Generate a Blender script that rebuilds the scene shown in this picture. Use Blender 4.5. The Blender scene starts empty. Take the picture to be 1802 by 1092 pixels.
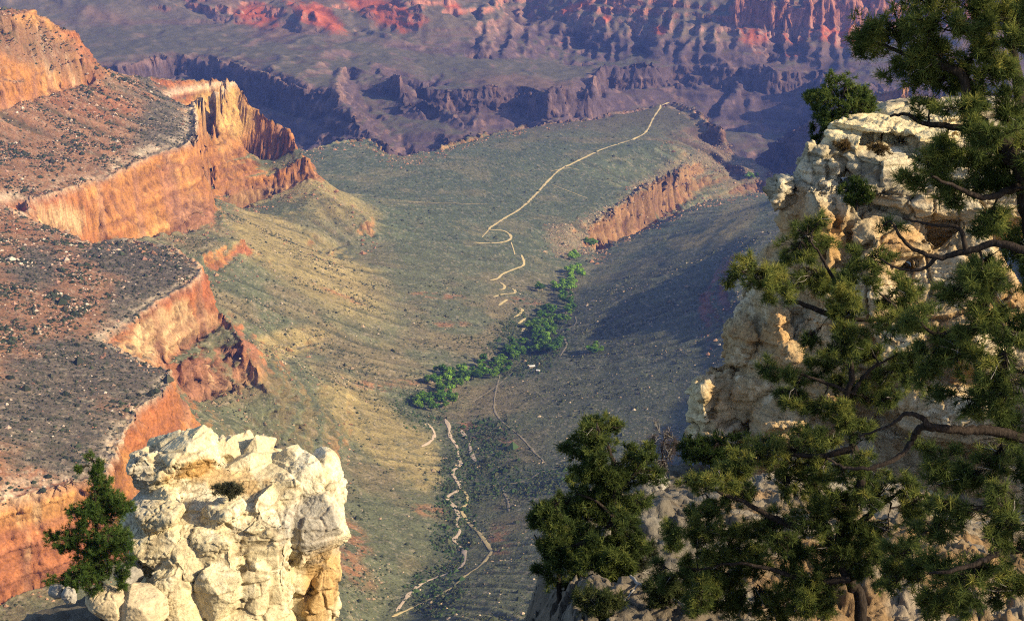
import bpy, bmesh, math, random
import numpy as np
from mathutils import Vector, Matrix
RNG = np.random.default_rng(7)
random.seed(7)
scene = bpy.context.scene
COL = scene.collection
rad = math.radians

# ---------------------------------------------------------------- camera
FPX, CU, CV, PITCH = 3000.0, 901.0, 546.0, rad(17.2)
cam_d = bpy.data.cameras.new("camera")
cam = bpy.data.objects.new("camera", cam_d)
COL.objects.link(cam)
cam_d.sensor_width = 36.0
cam_d.lens = 36.0 * FPX / 1802.0
cam_d.clip_start = 0.1
cam_d.clip_end = 60000.0
cam.location = (0, 0, 0)
cam.rotation_euler = (rad(90) - PITCH, 0, 0)
scene.camera = cam


def ray(u, v):
    """direction of the sight line through a point of the picture (1802 x 1092), forward component not normalised"""
    u = np.asarray(u, float); v = np.asarray(v, float)
    a = (u - CU) / FPX
    b = (CV - v) / FPX
    return np.stack([a, math.cos(PITCH) + b * math.sin(PITCH), -math.sin(PITCH) + b * math.cos(PITCH)], -1)


def at_z(u, v, z):
    d = ray(u, v)
    return d * (np.asarray(z, float) / d[..., 2])[..., None]


def at_r(u, v, r):
    d = ray(u, v)
    return d * (np.asarray(r, float) / np.hypot(d[..., 0], d[..., 1]))[..., None]


# ---------------------------------------------------------------- noise
def _hash(i, j, k, seed):
    h = (i * 374761393 + j * 668265263 + k * 2147483647 + seed * 1274126177) & 0xFFFFFFFF
    h = ((h ^ (h >> 13)) * 1274126177) & 0xFFFFFFFF
    h = ((h ^ (h >> 16)) * 2246822519) & 0xFFFFFFFF
    return ((h ^ (h >> 15)) & 0xFFFFFF).astype(np.float64) / 8388607.5 - 1.0


def noise2(x, y, seed=0):
    xi = np.floor(x).astype(np.int64); yi = np.floor(y).astype(np.int64)
    fx = x - xi; fy = y - yi
    sx = fx * fx * fx * (fx * (fx * 6 - 15) + 10); sy = fy * fy * fy * (fy * (fy * 6 - 15) + 10)
    z = np.zeros_like(xi)
    a = _hash(xi, yi, z, seed); b = _hash(xi + 1, yi, z, seed)
    c = _hash(xi, yi + 1, z, seed); d = _hash(xi + 1, yi + 1, z, seed)
    return (a + (b - a) * sx) * (1 - sy) + (c + (d - c) * sx) * sy


def noise3(x, y, z, seed=0):
    xi = np.floor(x).astype(np.int64); yi = np.floor(y).astype(np.int64); zi = np.floor(z).astype(np.int64)
    fx = x - xi; fy = y - yi; fz = z - zi
    sx = fx * fx * (3 - 2 * fx); sy = fy * fy * (3 - 2 * fy); sz = fz * fz * (3 - 2 * fz)
    r = []
    for dz in (0, 1):
        a = _hash(xi, yi, zi + dz, seed); b = _hash(xi + 1, yi, zi + dz, seed)
        c = _hash(xi, yi + 1, zi + dz, seed); d = _hash(xi + 1, yi + 1, zi + dz, seed)
        r.append((a + (b - a) * sx) * (1 - sy) + (c + (d - c) * sx) * sy)
    return r[0] * (1 - sz) + r[1] * sz


def fbm2(x, y, oct=4, seed=0, gain=.5, lac=2.03):
    s = 0; a = 1; t = 0
    for o in range(oct):
        s = s + a * noise2(x, y, seed + o * 17); t += a
        a *= gain; x = x * lac + 13.7; y = y * lac - 7.1
    return s / t


def fbm3(x, y, z, oct=4, seed=0, gain=.5, lac=2.03):
    s = 0; a = 1; t = 0
    for o in range(oct):
        s = s + a * noise3(x, y, z, seed + o * 17); t += a
        a *= gain; x = x * lac + 13.7; y = y * lac - 7.1; z = z * lac + 3.3
    return s / t


def sstep(a, b, x):
    t = np.clip((x - a) / (b - a), 0, 1)
    return t * t * (3 - 2 * t)


def mix(a, b, t):
    return a + (b - a) * t


def worley3(p, seed=0, jit=1.0):
    """distance to nearest and second nearest feature point, id of the nearest"""
    pi = np.floor(p).astype(np.int64)
    f1 = np.full(len(p), 9.0); f2 = np.full(len(p), 9.0); idv = np.zeros(len(p))
    for dx in (-1, 0, 1):
        for dy in (-1, 0, 1):
            for dz in (-1, 0, 1):
                c = pi + np.array([dx, dy, dz])
                q = np.stack([_hash(c[:, 0], c[:, 1], c[:, 2], seed + s) * .5 * jit + .5 for s in (1, 2, 3)], 1) + c
                d = np.sqrt(((q - p) ** 2).sum(1))
                h = _hash(c[:, 0], c[:, 1], c[:, 2], seed + 9)
                near = d < f1
                f2 = np.where(near, f1, np.minimum(f2, d))
                idv = np.where(near, h, idv)
                f1 = np.where(near, d, f1)
    return f1, f2, idv


# ---------------------------------------------------------------- mesh helpers
def mesh_np(name, verts, faces, mat=None, smooth=True, colors=None, parent=None, link=True):
    """verts (n,3); faces: array (m,3) or (m,4), or list of such arrays"""
    me = bpy.data.meshes.new(name)
    verts = np.ascontiguousarray(verts, np.float32)
    if not isinstance(faces, list):
        faces = [faces]
    loops = np.concatenate([np.asarray(f, np.int32).ravel() for f in faces])
    tot = np.concatenate([np.full(len(f), f.shape[1], np.int32) for f in map(np.asarray, faces)])
    start = np.concatenate([[0], np.cumsum(tot)[:-1]]).astype(np.int32)
    me.vertices.add(len(verts)); me.vertices.foreach_set("co", verts.ravel())
    me.loops.add(len(loops)); me.loops.foreach_set("vertex_index", loops)
    me.polygons.add(len(tot)); me.polygons.foreach_set("loop_start", start)
    try:
        me.polygons.foreach_set("loop_total", tot)
    except Exception:
        pass
    me.polygons.foreach_set("use_smooth", np.full(len(tot), smooth, bool))
    me.update(calc_edges=True)
    if colors is not None:
        for cname, arr in colors.items():
            arr = np.asarray(arr, np.float32)
            if arr.ndim == 1:
                at = me.attributes.new(cname, 'FLOAT', 'POINT'); at.data.foreach_set("value", arr)
            else:
                if arr.shape[1] == 3:
                    arr = np.concatenate([arr, np.ones((len(arr), 1), np.float32)], 1)
                at = me.attributes.new(cname, 'FLOAT_COLOR', 'POINT'); at.data.foreach_set("color", np.ascontiguousarray(arr).ravel())
    if mat is not None:
        me.materials.append(mat)
    if not link:
        return me
    return put(name, me, parent)


def put(name, me, parent=None):
    o = bpy.data.objects.new(name, me)
    COL.objects.link(o)
    if parent is not None:
        o.parent = parent
    return o


def tag(o, label=None, cat=None, group=None, kind=None):
    if label: o["label"] = label
    if cat: o["category"] = cat
    if group: o["group"] = group
    if kind: o["kind"] = kind
    return o


def thing(name, label, cat, loc=(0, 0, 0), group=None):
    o = bpy.data.objects.new(name, None)
    o.empty_display_size = .3
    COL.objects.link(o)
    o.location = loc
    return tag(o, label, cat, group)


def grid_faces(nr, nc):
    i = np.arange((nr - 1) * (nc - 1)).reshape(nr - 1, nc - 1)
    r, c = np.divmod(i, nc - 1)
    a = r * nc + c
    return np.stack([a, a + 1, a + nc + 1, a + nc], -1).reshape(-1, 4)


# ---------------------------------------------------------------- node material helper
class NT:
    def __init__(self, name):
        self.m = bpy.data.materials.new(name)
        self.m.use_nodes = True
        self.t = self.m.node_tree
        self.t.nodes.clear()
        self.out = self.n('ShaderNodeOutputMaterial')
        self.b = self.n('ShaderNodeBsdfPrincipled')
        self.l(self.b.outputs[0], self.out.inputs[0])

    def n(self, kind, **kw):
        nd = self.t.nodes.new(kind)
        for k, v in kw.items():
            setattr(nd, k, v)
        return nd

    def l(self, a, b):
        self.t.links.new(a, b)

    def pos(self, sx=1, sy=None, sz=None):
        g = self.n('ShaderNodeNewGeometry')
        mp = self.n('ShaderNodeMapping')
        mp.inputs['Scale'].default_value = (sx, sx if sy is None else sy, sx if sz is None else sz)
        self.l(g.outputs['Position'], mp.inputs[0])
        return mp.outputs[0]

    def obj(self, sx=1, sy=None, sz=None):
        g = self.n('ShaderNodeTexCoord')
        mp = self.n('ShaderNodeMapping')
        mp.inputs['Scale'].default_value = (sx, sx if sy is None else sy, sx if sz is None else sz)
        self.l(g.outputs['Object'], mp.inputs[0])
        return mp.outputs[0]

    def noise(self, vec, scale, detail=4, rough=.55, dist=0):
        nd = self.n('ShaderNodeTexNoise')
        nd.inputs['Scale'].default_value = scale; nd.inputs['Detail'].default_value = detail
        nd.inputs['Roughness'].default_value = rough; nd.inputs['Distortion'].default_value = dist
        self.l(vec, nd.inputs['Vector'])
        return nd.outputs[0]

    def voro(self, vec, scale, feature='F1', out='Distance', rnd=1):
        nd = self.n('ShaderNodeTexVoronoi')
        nd.feature = feature
        nd.inputs['Scale'].default_value = scale; nd.inputs['Randomness'].default_value = rnd
        self.l(vec, nd.inputs['Vector'])
        return nd.outputs[out]

    def ramp(self, fac, stops, interp='LINEAR'):
        nd = self.n('ShaderNodeValToRGB')
        cr = nd.color_ramp
        cr.interpolation = interp
        while len(cr.elements) < len(stops):
            cr.elements.new(.5)
        for e, (p, c) in zip(cr.elements, stops):
            e.position = p
            e.color = (*c, 1) if not isinstance(c, (int, float)) else (c, c, c, 1)
        self.l(fac, nd.inputs[0])
        return nd.outputs[0]

    def mixc(self, fac, a, b, mode='MIX'):
        nd = self.n('ShaderNodeMix', data_type='RGBA', blend_type=mode)
        for sock, val in ((nd.inputs[0], fac), (nd.inputs[6], a), (nd.inputs[7], b)):
            if isinstance(val, (int, float)):
                sock.default_value = val
            elif isinstance(val, tuple):
                sock.default_value = (*val, 1)
            else:
                self.l(val, sock)
        return nd.outputs[2]

    def math(self, op, a, b=0.0, clamp=False):
        nd = self.n('ShaderNodeMath', operation=op, use_clamp=clamp)
        for sock, val in ((nd.inputs[0], a), (nd.inputs[1], b)):
            if isinstance(val, (int, float)):
                sock.default_value = val
            else:
                self.l(val, sock)
        return nd.outputs[0]

    def attr(self, name, out='Color'):
        nd = self.n('ShaderNodeAttribute', attribute_name=name)
        return nd.outputs[out]

    def bump(self, h, strength=.5, dist=.1, prev=None):
        nd = self.n('ShaderNodeBump')
        nd.inputs['Strength'].default_value = strength
        nd.inputs['Distance'].default_value = dist
        self.l(h, nd.inputs['Height'])
        if prev is not None:
            self.l(prev, nd.inputs['Normal'])
        return nd.outputs[0]

    def finish(self, color, rough=.9, normal=None, spec=.15):
        if isinstance(color, tuple):
            self.b.inputs['Base Color'].default_value = (*color, 1)
        else:
            self.l(color, self.b.inputs['Base Color'])
        if isinstance(rough, (int, float)):
            self.b.inputs['Roughness'].default_value = rough
        else:
            self.l(rough, self.b.inputs['Roughness'])
        self.b.inputs['Specular IOR Level'].default_value = spec
        if normal is not None:
            self.l(normal, self.b.inputs['Normal'])
        return self.m
# ================================================================ TERRAIN
# contour lines of the canyon: each is a line of points with a real distance or a real height; the ground is stretched between them
DT = 0.0025
TH0, TH1 = -0.80, 0.80
LR0, LR1 = math.log(600.0), math.log(15000.0)
NT_ = int(round((TH1 - TH0) / DT)) + 1
NR_ = int(round((LR1 - LR0) / DT)) + 1
LINES = []


def add(p):
    p = np.asarray(p, float)
    LINES.append(p)
    return p


def LZ(z, pts):
    a = np.array(pts, float)
    return add(at_z(a[:, 0], a[:, 1], z if np.isscalar(z) else np.asarray(z)))


def P(pts):
    a = np.array(pts, float)
    return add(at_z(a[:, 0], a[:, 1], a[:, 2]))


def F(pts):
    a = np.array(pts, float)
    return add(at_r(a[:, 0], a[:, 1], a[:, 2]))


def Q(pts):
    """(column of the picture, distance, height)"""
    a = np.array(pts, float)
    th = np.arctan2((a[:, 0] - CU) / FPX, 1.0)
    return add(np.stack([a[:, 1] * np.sin(th), a[:, 1] * np.cos(th), a[:, 2]], 1))


def C(pts):
    return add(np.array(pts, float))


def off(p, dr, dz):
    r = np.hypot(p[:, 0], p[:, 1])
    q = p.copy()
    q[:, :2] *= ((r + dr) / r)[:, None]
    q[:, 2] = p[:, 2] + dz
    return add(q)


def side(p, dist, dz=None, z=None):
    """parallel line to the right of the direction of travel"""
    t = np.gradient(p[:, :2], axis=0)
    t /= np.linalg.norm(t, axis=1)[:, None] + 1e-9
    q = p.copy()
    q[:, 0] += t[:, 1] * dist
    q[:, 1] -= t[:, 0] * dist
    q[:, 2] = p[:, 2] + dz if z is None else z
    return add(q)


def dens(pts, n=4):
    a = np.array(pts, float)
    out = []
    for i in range(len(a) - 1):
        for k in range(n):
            out.append(a[i] + (a[i + 1] - a[i]) * k / n)
    out.append(a[-1])
    return np.array(out)


# --- left: the knob and the slope over the red cliff
F([(-300, 20, 3150), (0, 10, 3300), (55, 16, 3320), (100, 45, 3350), (140, 60, 3360), (152, 98, 3350)])
F([(-300, 40, 3100), (0, 30, 3230), (50, 18, 3280)]); F([(-300, 70, 3085), (0, 60, 3212), (55, 38, 3266)])
F([(-300, 210, 2950), (0, 150, 3120), (50, 140, 3175), (100, 118, 3255), (152, 102, 3335)])
F([(-300, 250, 2935), (0, 195, 3095), (52, 180, 3148), (110, 160, 3232), (158, 147, 3320)])
sil = F([(158, 112, 3480), (200, 125, 3540), (300, 140, 3620), (410, 143, 3700)])
off(sil, 140, -150); off(sil, 500, -300)
Q([(-300, 3700, -700), (0, 3750, -760), (200, 4000, -860)])
# --- the red cliff: three promontories of one rim
rw1 = LZ(-620, [(55, 352), (120, 330), (200, 303), (270, 268), (330, 252), (345, 238), (341, 190), (380, 165), (410, 145)])
F([(377, 404, 3002), (352, 408, 2985), (330, 412, 2962), (262, 422, 2852), (200, 427, 2752)]); F([(378, 402, 3012), (373, 362, 3200), (366, 328, 3420)])
LZ(-720, [(52, 468), (120, 450), (180, 428)])
crest = F([(410, 145, 3690), (430, 165, 3690), (440, 185, 3685), (470, 210, 3675), (490, 220, 3665), (505, 228, 3655), (520, 255, 3640), (533, 270, 3612)])
off(crest, 70, -110); off(crest, 260, -210)
F([(362, 323, 3440), (380, 318, 3560), (400, 313, 3662), (440, 300, 3662), (483, 283, 3650), (515, 258, 3630)])
F([(378, 352, 3400), (400, 345, 3500), (470, 310, 3580), (520, 285, 3590), (535, 278, 3595)])
F([(384, 384, 3385), (405, 372, 3480), (450, 360, 3545), (500, 335, 3572), (533, 312, 3585)])
bay2r = F([(355, 440, 2790), (400, 413, 2900), (427, 416, 2890)]); F([(365, 487, 2735), (400, 467, 2815), (428, 448, 2870)])
ledge = F([(556, 338, 3530), (600, 355, 3490), (640, 374, 3450), (648, 386, 3425), (625, 403, 3390), (590, 428, 3320), (565, 444, 3260)])
F([(652, 404, 3412), (632, 420, 3370), (598, 446, 3300), (572, 462, 3245)])
rw2 = LZ(-620, [(55, 352), (48, 372), (62, 388), (100, 397), (165, 425), (230, 420), (300, 430), (362, 472), (340, 490), (280, 525), (225, 560), (197, 588)])
F([(392, 548, 2195), (385, 576, 2190), (360, 596, 2160), (310, 626, 2080), (275, 641, 2030)])
F([(404, 566, 2188), (428, 598, 2150), (455, 648, 2122)]); F([(318, 634, 2065), (362, 606, 2145), (395, 586, 2180)])
t2 = F([(458, 672, 2115), (432, 692, 2110), (397, 704, 2090), (342, 719, 2056), (322, 726, 2036)])
side(rw2[3:8], -32, dz=-105)
bench = F([(468, 670, 2105), (487, 708, 2085), (490, 740, 2060), (474, 780, 2020)]); F([(476, 678, 2100), (497, 722, 2075), (501, 764, 2046), (484, 808, 2008)])
rw3 = LZ(-620, [(197, 588), (197, 600), (250, 630), (290, 640), (305, 650), (300, 662), (280, 685), (240, 715), (215, 760), (195, 800), (180, 830), (100, 852), (0, 880), (-120, 930), (-300, 1000)])
side(rw3[4:], -24, dz=-84)
side(rw3[1:4], -24, dz=-60)
P([(-70, 420, -585), (-60, 600, -585), (-70, 800, -588), (-200, 900, -590)])
C([(-1500, 3200, -380), (-1300, 2400, -420), (-1150, 1800, -420), (-1000, 1300, -420), (-900, 1000, -430)])
# --- valley sides and creek
P([(650, 420, -895), (700, 500, -905), (720, 600, -905), (680, 680, -890), (620, 760, -870), (620, 860, -855), (600, 960, -835), (560, 1070, -805)])
LZ(-850, [(565, 588), (530, 603), (478, 620)]); LZ(-862, [(569, 600), (533, 617), (482, 634)])
CREEK = [(640, 1150, -838), (700, 1074, -855), (760, 1000, -868), (800, 950, -878), (810, 880, -890), (792, 800, -905), (785, 740, -915), (830, 690, -922), (900, 640, -930), (960, 590, -940),
         (1000, 520, -955), (1010, 470, -965), (1028, 445, -985), (1062, 428, -1005), (1137, 408, -1052)]
P(CREEK)
Q([(1137, 4035, -1053), (1192, 4245, -1062), (1240, 4305, -1068), (1304, 4450, -1080), (1350, 4570, -1092), (1420, 4700, -1120)])
P([(880, 720, -903), (900, 770, -890), (960, 820, -874)])
# --- the plateau with the long trail
P([(560, 300, -905), (700, 330, -925), (860, 360, -935), (960, 400, -945)])
P([(640, 390, -897), (800, 420, -920), (900, 440, -935), (985, 470, -957)])
P([(720, 300, -928), (900, 280, -930), (1050, 270, -933), (1180, 250, -932)])
edge = P([(400, 262, -915), (545, 262, -915), (590, 248, -912), (640, 241, -912), (690, 271, -930), (760, 262, -930), (850, 235, -930), (960, 215, -930), (1040, 208, -930), (1100, 195, -928),
          (1150, 183, -926), (1190, 180, -922), (1215, 190, -922), (1245, 213, -925), (1266, 225, -930)])
off(edge, 50, -90); off(edge, 240, -330)
F([(1242, 258, 4790), (1268, 262, 4735), (1282, 250, 4770)])
P([(985, 415, -955), (1050, 385, -955), (1110, 345, -955), (1180, 305, -960), (1230, 272, -975)])
tap = LZ(-1010, [(1140, 353), (1151, 346), (1190, 328), (1228, 312), (1275, 293), (1303, 287)])
LZ(-1050, [(1137, 403), (1192, 360), (1236, 343), (1304, 329)])
F([(1303, 287, 4650), (1325, 290, 4690), (1345, 300, 4650), (1366, 311, 4600)])
off(F([(1290, 268, 4760), (1315, 278, 4760), (1345, 292, 4720), (1380, 312, 4650)]), 120, -120)
# --- right of the creek
P([(1005, 500, -960), (1062, 437, -980), (1135, 413, -992), (1200, 367, -1000), (1250, 348, -1010), (1300, 343, -1015), (1345, 335, -1020), (1420, 320, -1030)])
P([(1060, 500, -943), (1100, 450, -955), (1200, 400, -962), (1280, 372, -968), (1330, 360, -970)])
P([(1050, 560, -915), (1060, 620, -902), (1050, 700, -882), (1080, 780, -862), (1050, 850, -845), (1000, 1000, -815), (950, 1074, -800)])
ew = LZ(-850, [(1318, 376), (1300, 392), (1280, 414), (1267, 450), (1240, 497), (1220, 550), (1235, 595), (1215, 680), (1210, 760), (1205, 850), (1190, 1000), (1180, 1100)])
side(ew[2:7], -50, z=np.array([-835., -815., -795., -790., -815.]))
side(ew[8:], -110, z=-790.)
P([(1345, 352, -880), (1400, 338, -848), (1500, 300, -790), (1640, 252, -745)])
C([(1900, 3950, -720), (1200, 3750, -780), (860, 3400, -760), (690, 2900, -750), (610, 2500, -700), (600, 2100, -700), (500, 1700, -680), (430, 1300, -640), (300, 900, -560)])
C([(2200, 3700, -560), (1200, 3350, -660), (960, 2750, -660), (830, 2300, -590), (720, 1950, -590), (610, 1650, -580), (520, 1300, -540), (380, 800, -420)])
C([(2400, 3400, -520), (1500, 3000, -600), (1280, 2750, -560), (1180, 2500, -500), (1060, 2100, -420), (920, 1700, -430), (780, 1300, -400), (560, 800, -330)])
C([(3500, 3400, -300), (2000, 2200, -230), (1500, 1300, -200), (900, 800, -180)])
C([(1900, 4700, -1020), (1400, 4300, -1000), (900, 4100, -980)])
# --- inner gorge
Q([(-700, 5300, -1280), (-200, 5150, -1300), (300, 5050, -1300), (600, 4980, -1300), (850, 5080, -1300), (1050, 5260, -1300), (1200, 5480, -1300), (1330, 5480, -1300), (1450, 5350, -1300), (1700, 5300, -1300), (2200, 5300, -1300)])
alc = LZ(-940, [(-300, 120), (60, 112), (220, 114), (260, 106), (300, 97), (340, 99), (420, 119), (480, 137), (530, 149), (585, 157), (592, 140), (606, 118), (625, 105), (650, 102), (700, 140)])
w1 = off(alc[:10], -60, -85); off(alc[:10], -330, -160)
F([(585, 156, 5480), (600, 180, 5350), (640, 217, 5200), (690, 270, 5000)])
F([(606, 140, 5950), (640, 165, 5750), (668, 215, 5450), (700, 266, 5150)])
sp2 = F([(700, 140, 5800), (760, 180, 5560), (800, 210, 5360), (834, 238, 5200)])
F([(670, 160, 5750), (735, 195, 5480), (790, 240, 5200)])
off(sp2, 170, -130)
FARRIM = [(720, 148), (750, 153), (850, 154), (895, 150), (923, 153), (963, 164), (1010, 150), (1037, 151), (1052, 130), (1067, 114), (1130, 116), (1200, 111), (1317, 117), (1370, 124), (1434, 120), (1457, 150), (1500, 150), (1800, 150), (2200, 140)]
fr = LZ(-1000, FARRIM)
off(fr, -50, -85); off(fr, -330, -190)
off(F([(1600, 150, 4600), (1460, 190, 4780), (1440, 207, 4850), (1400, 228, 5000), (1365, 253, 5150), (1340, 276, 5250)]), 200, -150)
Q([(1345, 4950, -1200), (1400, 4700, -1130), (1480, 4500, -1090), (1600, 4350, -1050)])
# --- far terraces and mountains
F([(-300, 20, 7000), (60, 30, 7000), (190, 24, 7000), (300, 42, 6950), (400, 42, 6950), (470, 58, 6800), (560, 76, 6500), (650, 74, 6480), (750, 84, 6450), (850, 97, 6400), (960, 104, 6500), (1060, 109, 6580)])
F([(-300, -14, 7200), (60, 2, 7200), (190, -6, 7250), (300, 0, 7150), (450, 0, 7150), (500, -5, 7100), (610, 8, 7050), (700, -5, 6850), (800, -5, 6850), (900, 2, 7300), (1010, -4, 7050), (1200, 0, 6800)])
F([(500, 0, 6950), (560, 48, 6680), (600, 80, 6450)]); F([(700, -5, 6800), (800, 56, 6560), (900, 92, 6420)])
F([(610, 0, 7030), (622, 62, 6680)]); F([(900, 0, 7300), (930, 42, 7080), (957, 72, 6870), (1010, 97, 6720), (1085, 112, 6470)])
F([(1010, -5, 7050), (1060, 48, 6790), (1130, 82, 6620)])
F([(1105, -2, 6950), (1150, 40, 6720), (1190, 92, 6480)]); F([(1075, 10, 6930), (1110, 60, 6760), (1125, 100, 6560)])
F([(1330, 48, 6600), (1312, 80, 6480), (1300, 108, 6420)]); F([(1405, 50, 6580), (1425, 85, 6450), (1450, 128, 6300)]); F([(1365, 52, 6620), (1368, 90, 6500), (1370, 116, 6440)])
F([(1200, 55, 6640), (1290, 44, 6610), (1400, 47, 6590), (1450, 40, 6610), (1550, 55, 6660), (1900, 40, 6700)])
F([(1290, -6, 6635), (1400, -2, 6612), (1450, -6, 6632), (1550, 0, 6690), (1900, -10, 6740)])
Q([(-900, 8200, -500), (100, 8200, -500), (500, 8100, -380), (800, 8000, -380), (950, 8400, -560), (1100, 8000, -380), (1400, 7700, -420), (2300, 7700, -420)])
Q([(-900, 10500, -150), (900, 10500, -150), (2300, 10500, -150)]); Q([(-900, 14500, 0), (900, 14500, 0), (2300, 14500, 0)])
# --- towards the viewer
C([(-520, 820, -520), (-250, 850, -510), (0, 880, -520), (180, 880, -520)])
C([(-600, 1150, -690), (-250, 1200, -700), (0, 1220, -700), (200, 1180, -690)])
C([(-900, 600, -420), (-500, 620, -378), (0, 640, -395), (300, 640, -390), (520, 620, -300)])


def solve():
    sums = np.zeros((NR_, NT_)); cnt = np.zeros((NR_, NT_))
    for p in LINES:
        for i in range(len(p) - 1):
            a, b = p[i], p[i + 1]
            ra, rb = np.hypot(a[0], a[1]), np.hypot(b[0], b[1])
            n = int(np.linalg.norm(b - a) / (min(ra, rb) * DT * .5)) + 2
            t = np.linspace(0, 1, n)[:, None]
            q = a + (b - a) * t
            r = np.hypot(q[:, 0], q[:, 1]); th = np.arctan2(q[:, 0], q[:, 1])
            I = np.round((np.log(r) - LR0) / DT).astype(int); J = np.round((th - TH0) / DT).astype(int)
            ok = (I >= 0) & (I < NR_) & (J >= 0) & (J < NT_)
            np.add.at(sums, (I[ok], J[ok]), q[ok, 2]); np.add.at(cnt, (I[ok], J[ok]), 1)
    levels = [(sums, cnt)]
    while min(levels[-1][0].shape) > 24:
        s, c = levels[-1]
        H, W = (s.shape[0] + 1) // 2, (s.shape[1] + 1) // 2
        s2 = np.zeros((H * 2, W * 2)); c2 = np.zeros((H * 2, W * 2))
        has = c > 0
        s2[:s.shape[0], :s.shape[1]] = np.where(has, s / np.maximum(c, 1), 0); c2[:s.shape[0], :s.shape[1]] = has
        levels.append((s2.reshape(H, 2, W, 2).sum((1, 3)), c2.reshape(H, 2, W, 2).sum((1, 3))))
    h = None
    for li in range(len(levels) - 1, -1, -1):
        s, c = levels[li]
        fix = c > 0
        val = s / np.maximum(c, 1)
        if h is None:
            h = np.full(s.shape, val[fix].mean())
        else:
            h = np.repeat(np.repeat(h, 2, 0), 2, 1)
            g = np.pad(h, 1, mode='edge')
            h = (g[:-2, 1:-1] + g[2:, 1:-1] + g[1:-1, :-2] + g[1:-1, 2:] + 4 * h) / 8
            h = h[:s.shape[0], :s.shape[1]]
        h = np.where(fix, val, h)
        it = 400 if li > 3 else (200 if li > 1 else 90)
        ii, jj = np.indices(s.shape)
        red = ((ii + jj) % 2 == 0) & ~fix
        blk = ((ii + jj) % 2 == 1) & ~fix
        for k in range(it):
            for m in (red, blk):
                g = np.pad(h, 1, mode='edge')
                av = (g[:-2, 1:-1] + g[2:, 1:-1] + g[1:-1, :-2] + g[1:-1, 2:]) * .25
                h = np.where(m, h + 1.6 * (av - h), h)
    return h, cnt > 0


HG, FIXED = solve()


def blur(h, n):
    for k in range(n):
        g = np.pad(h, ((1, 1), (0, 0)), mode='edge'); h = (g[:-2] + 2 * g[1:-1] + g[2:]) * .25
        g = np.pad(h, ((0, 0), (1, 1)), mode='edge'); h = (g[:, :-2] + 2 * g[:, 1:-1] + g[:, 2:]) * .25
    return h


RG = np.exp(LR0 + DT * np.arange(NR_))[:, None]
TG = (TH0 + DT * np.arange(NT_))[None, :]


def slope_of(h):
    gy, gx = np.gradient(h)
    return np.hypot(gx, gy) / (RG * DT)


_s = blur(slope_of(HG), 2)
HG = mix(blur(HG, 5), HG, sstep(.45, .9, _s))          # creases of gentle ground are worn round
XG, YG = RG * np.sin(TG), RG * np.cos(TG)


def sample(h, I, J):
    """bicubic look-up in the polar grid"""
    I = np.clip(I, 1, NR_ - 3.001); J = np.clip(J, 1, NT_ - 3.001)
    i = I.astype(np.int32); j = J.astype(np.int32)
    f = I - i; g = J - j

    def w(t):
        return (((-.5 * t + 1) * t - .5) * t, (1.5 * t - 2.5) * t * t + 1, ((-1.5 * t + 2) * t + .5) * t, (.5 * t - .5) * t * t)
    wf, wg = w(f), w(g)
    out = 0
    for a in range(4):
        row = 0
        for b in range(4):
            row = row + h[i + a - 1, j + b - 1] * wg[b]
        out = out + row * wf[a]
    return out


# running water cuts gullies: many drops at once, each wears the bed along its way down
def erode(h, batches=14, n=42000, steps=46, k=.075):
    h = h.copy()
    rng = np.random.default_rng(11)
    lo_i = int((math.log(1150) - LR0) / DT); hi_i = int((math.log(7600) - LR0) / DT)
    lo_j = int((-.42 - TH0) / DT); hi_j = int((.42 - TH0) / DT)
    for b in range(batches):
        px = rng.uniform(lo_i, hi_i, n); py = rng.uniform(lo_j, hi_j, n)
        vx = np.zeros(n); vy = np.zeros(n); sed = np.zeros(n); water = np.ones(n)
        gi, gj = np.gradient(h)
        dh = np.zeros_like(h)
        for s in range(steps):
            i = px.astype(int); j = py.astype(int)
            cell = np.exp(LR0 + px * DT) * DT
            gx = gi[i, j] / cell; gy = gj[i, j] / cell
            vx = vx * .45 - gx * .55; vy = vy * .45 - gy * .55
            sp = np.hypot(vx, vy) + 1e-6
            sl = np.hypot(gx, gy)
            cap = np.minimum(sl, 1.2) * water * cell * k * 2.2
            de = np.where(sed < cap, (cap - sed) * .35, -(sed - cap) * .25)
            de = np.clip(de, -.25 * cell * k * 4, .25 * cell * k * 4)
            de = np.where(sl > 1.3, de * .25, de) * (1 + 1.2 * (cell > 12.5))
            np.add.at(dh, (i, j), -de)
            sed += de
            px += vx / sp; py += vy / sp
            water *= .985
            bad = (px < 2) | (px > NR_ - 3) | (py < 2) | (py > NT_ - 3)
            px = np.clip(px, 2, NR_ - 3); py = np.clip(py, 2, NT_ - 3)
        g = np.pad(dh, 1, mode='edge')
        dh = (4 * dh + 2 * (g[:-2, 1:-1] + g[2:, 1:-1] + g[1:-1, :-2] + g[1:-1, 2:]) + g[:-2, :-2] + g[2:, 2:] + g[:-2, 2:] + g[2:, :-2]) / 16
        h += dh * .5
    return h


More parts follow.
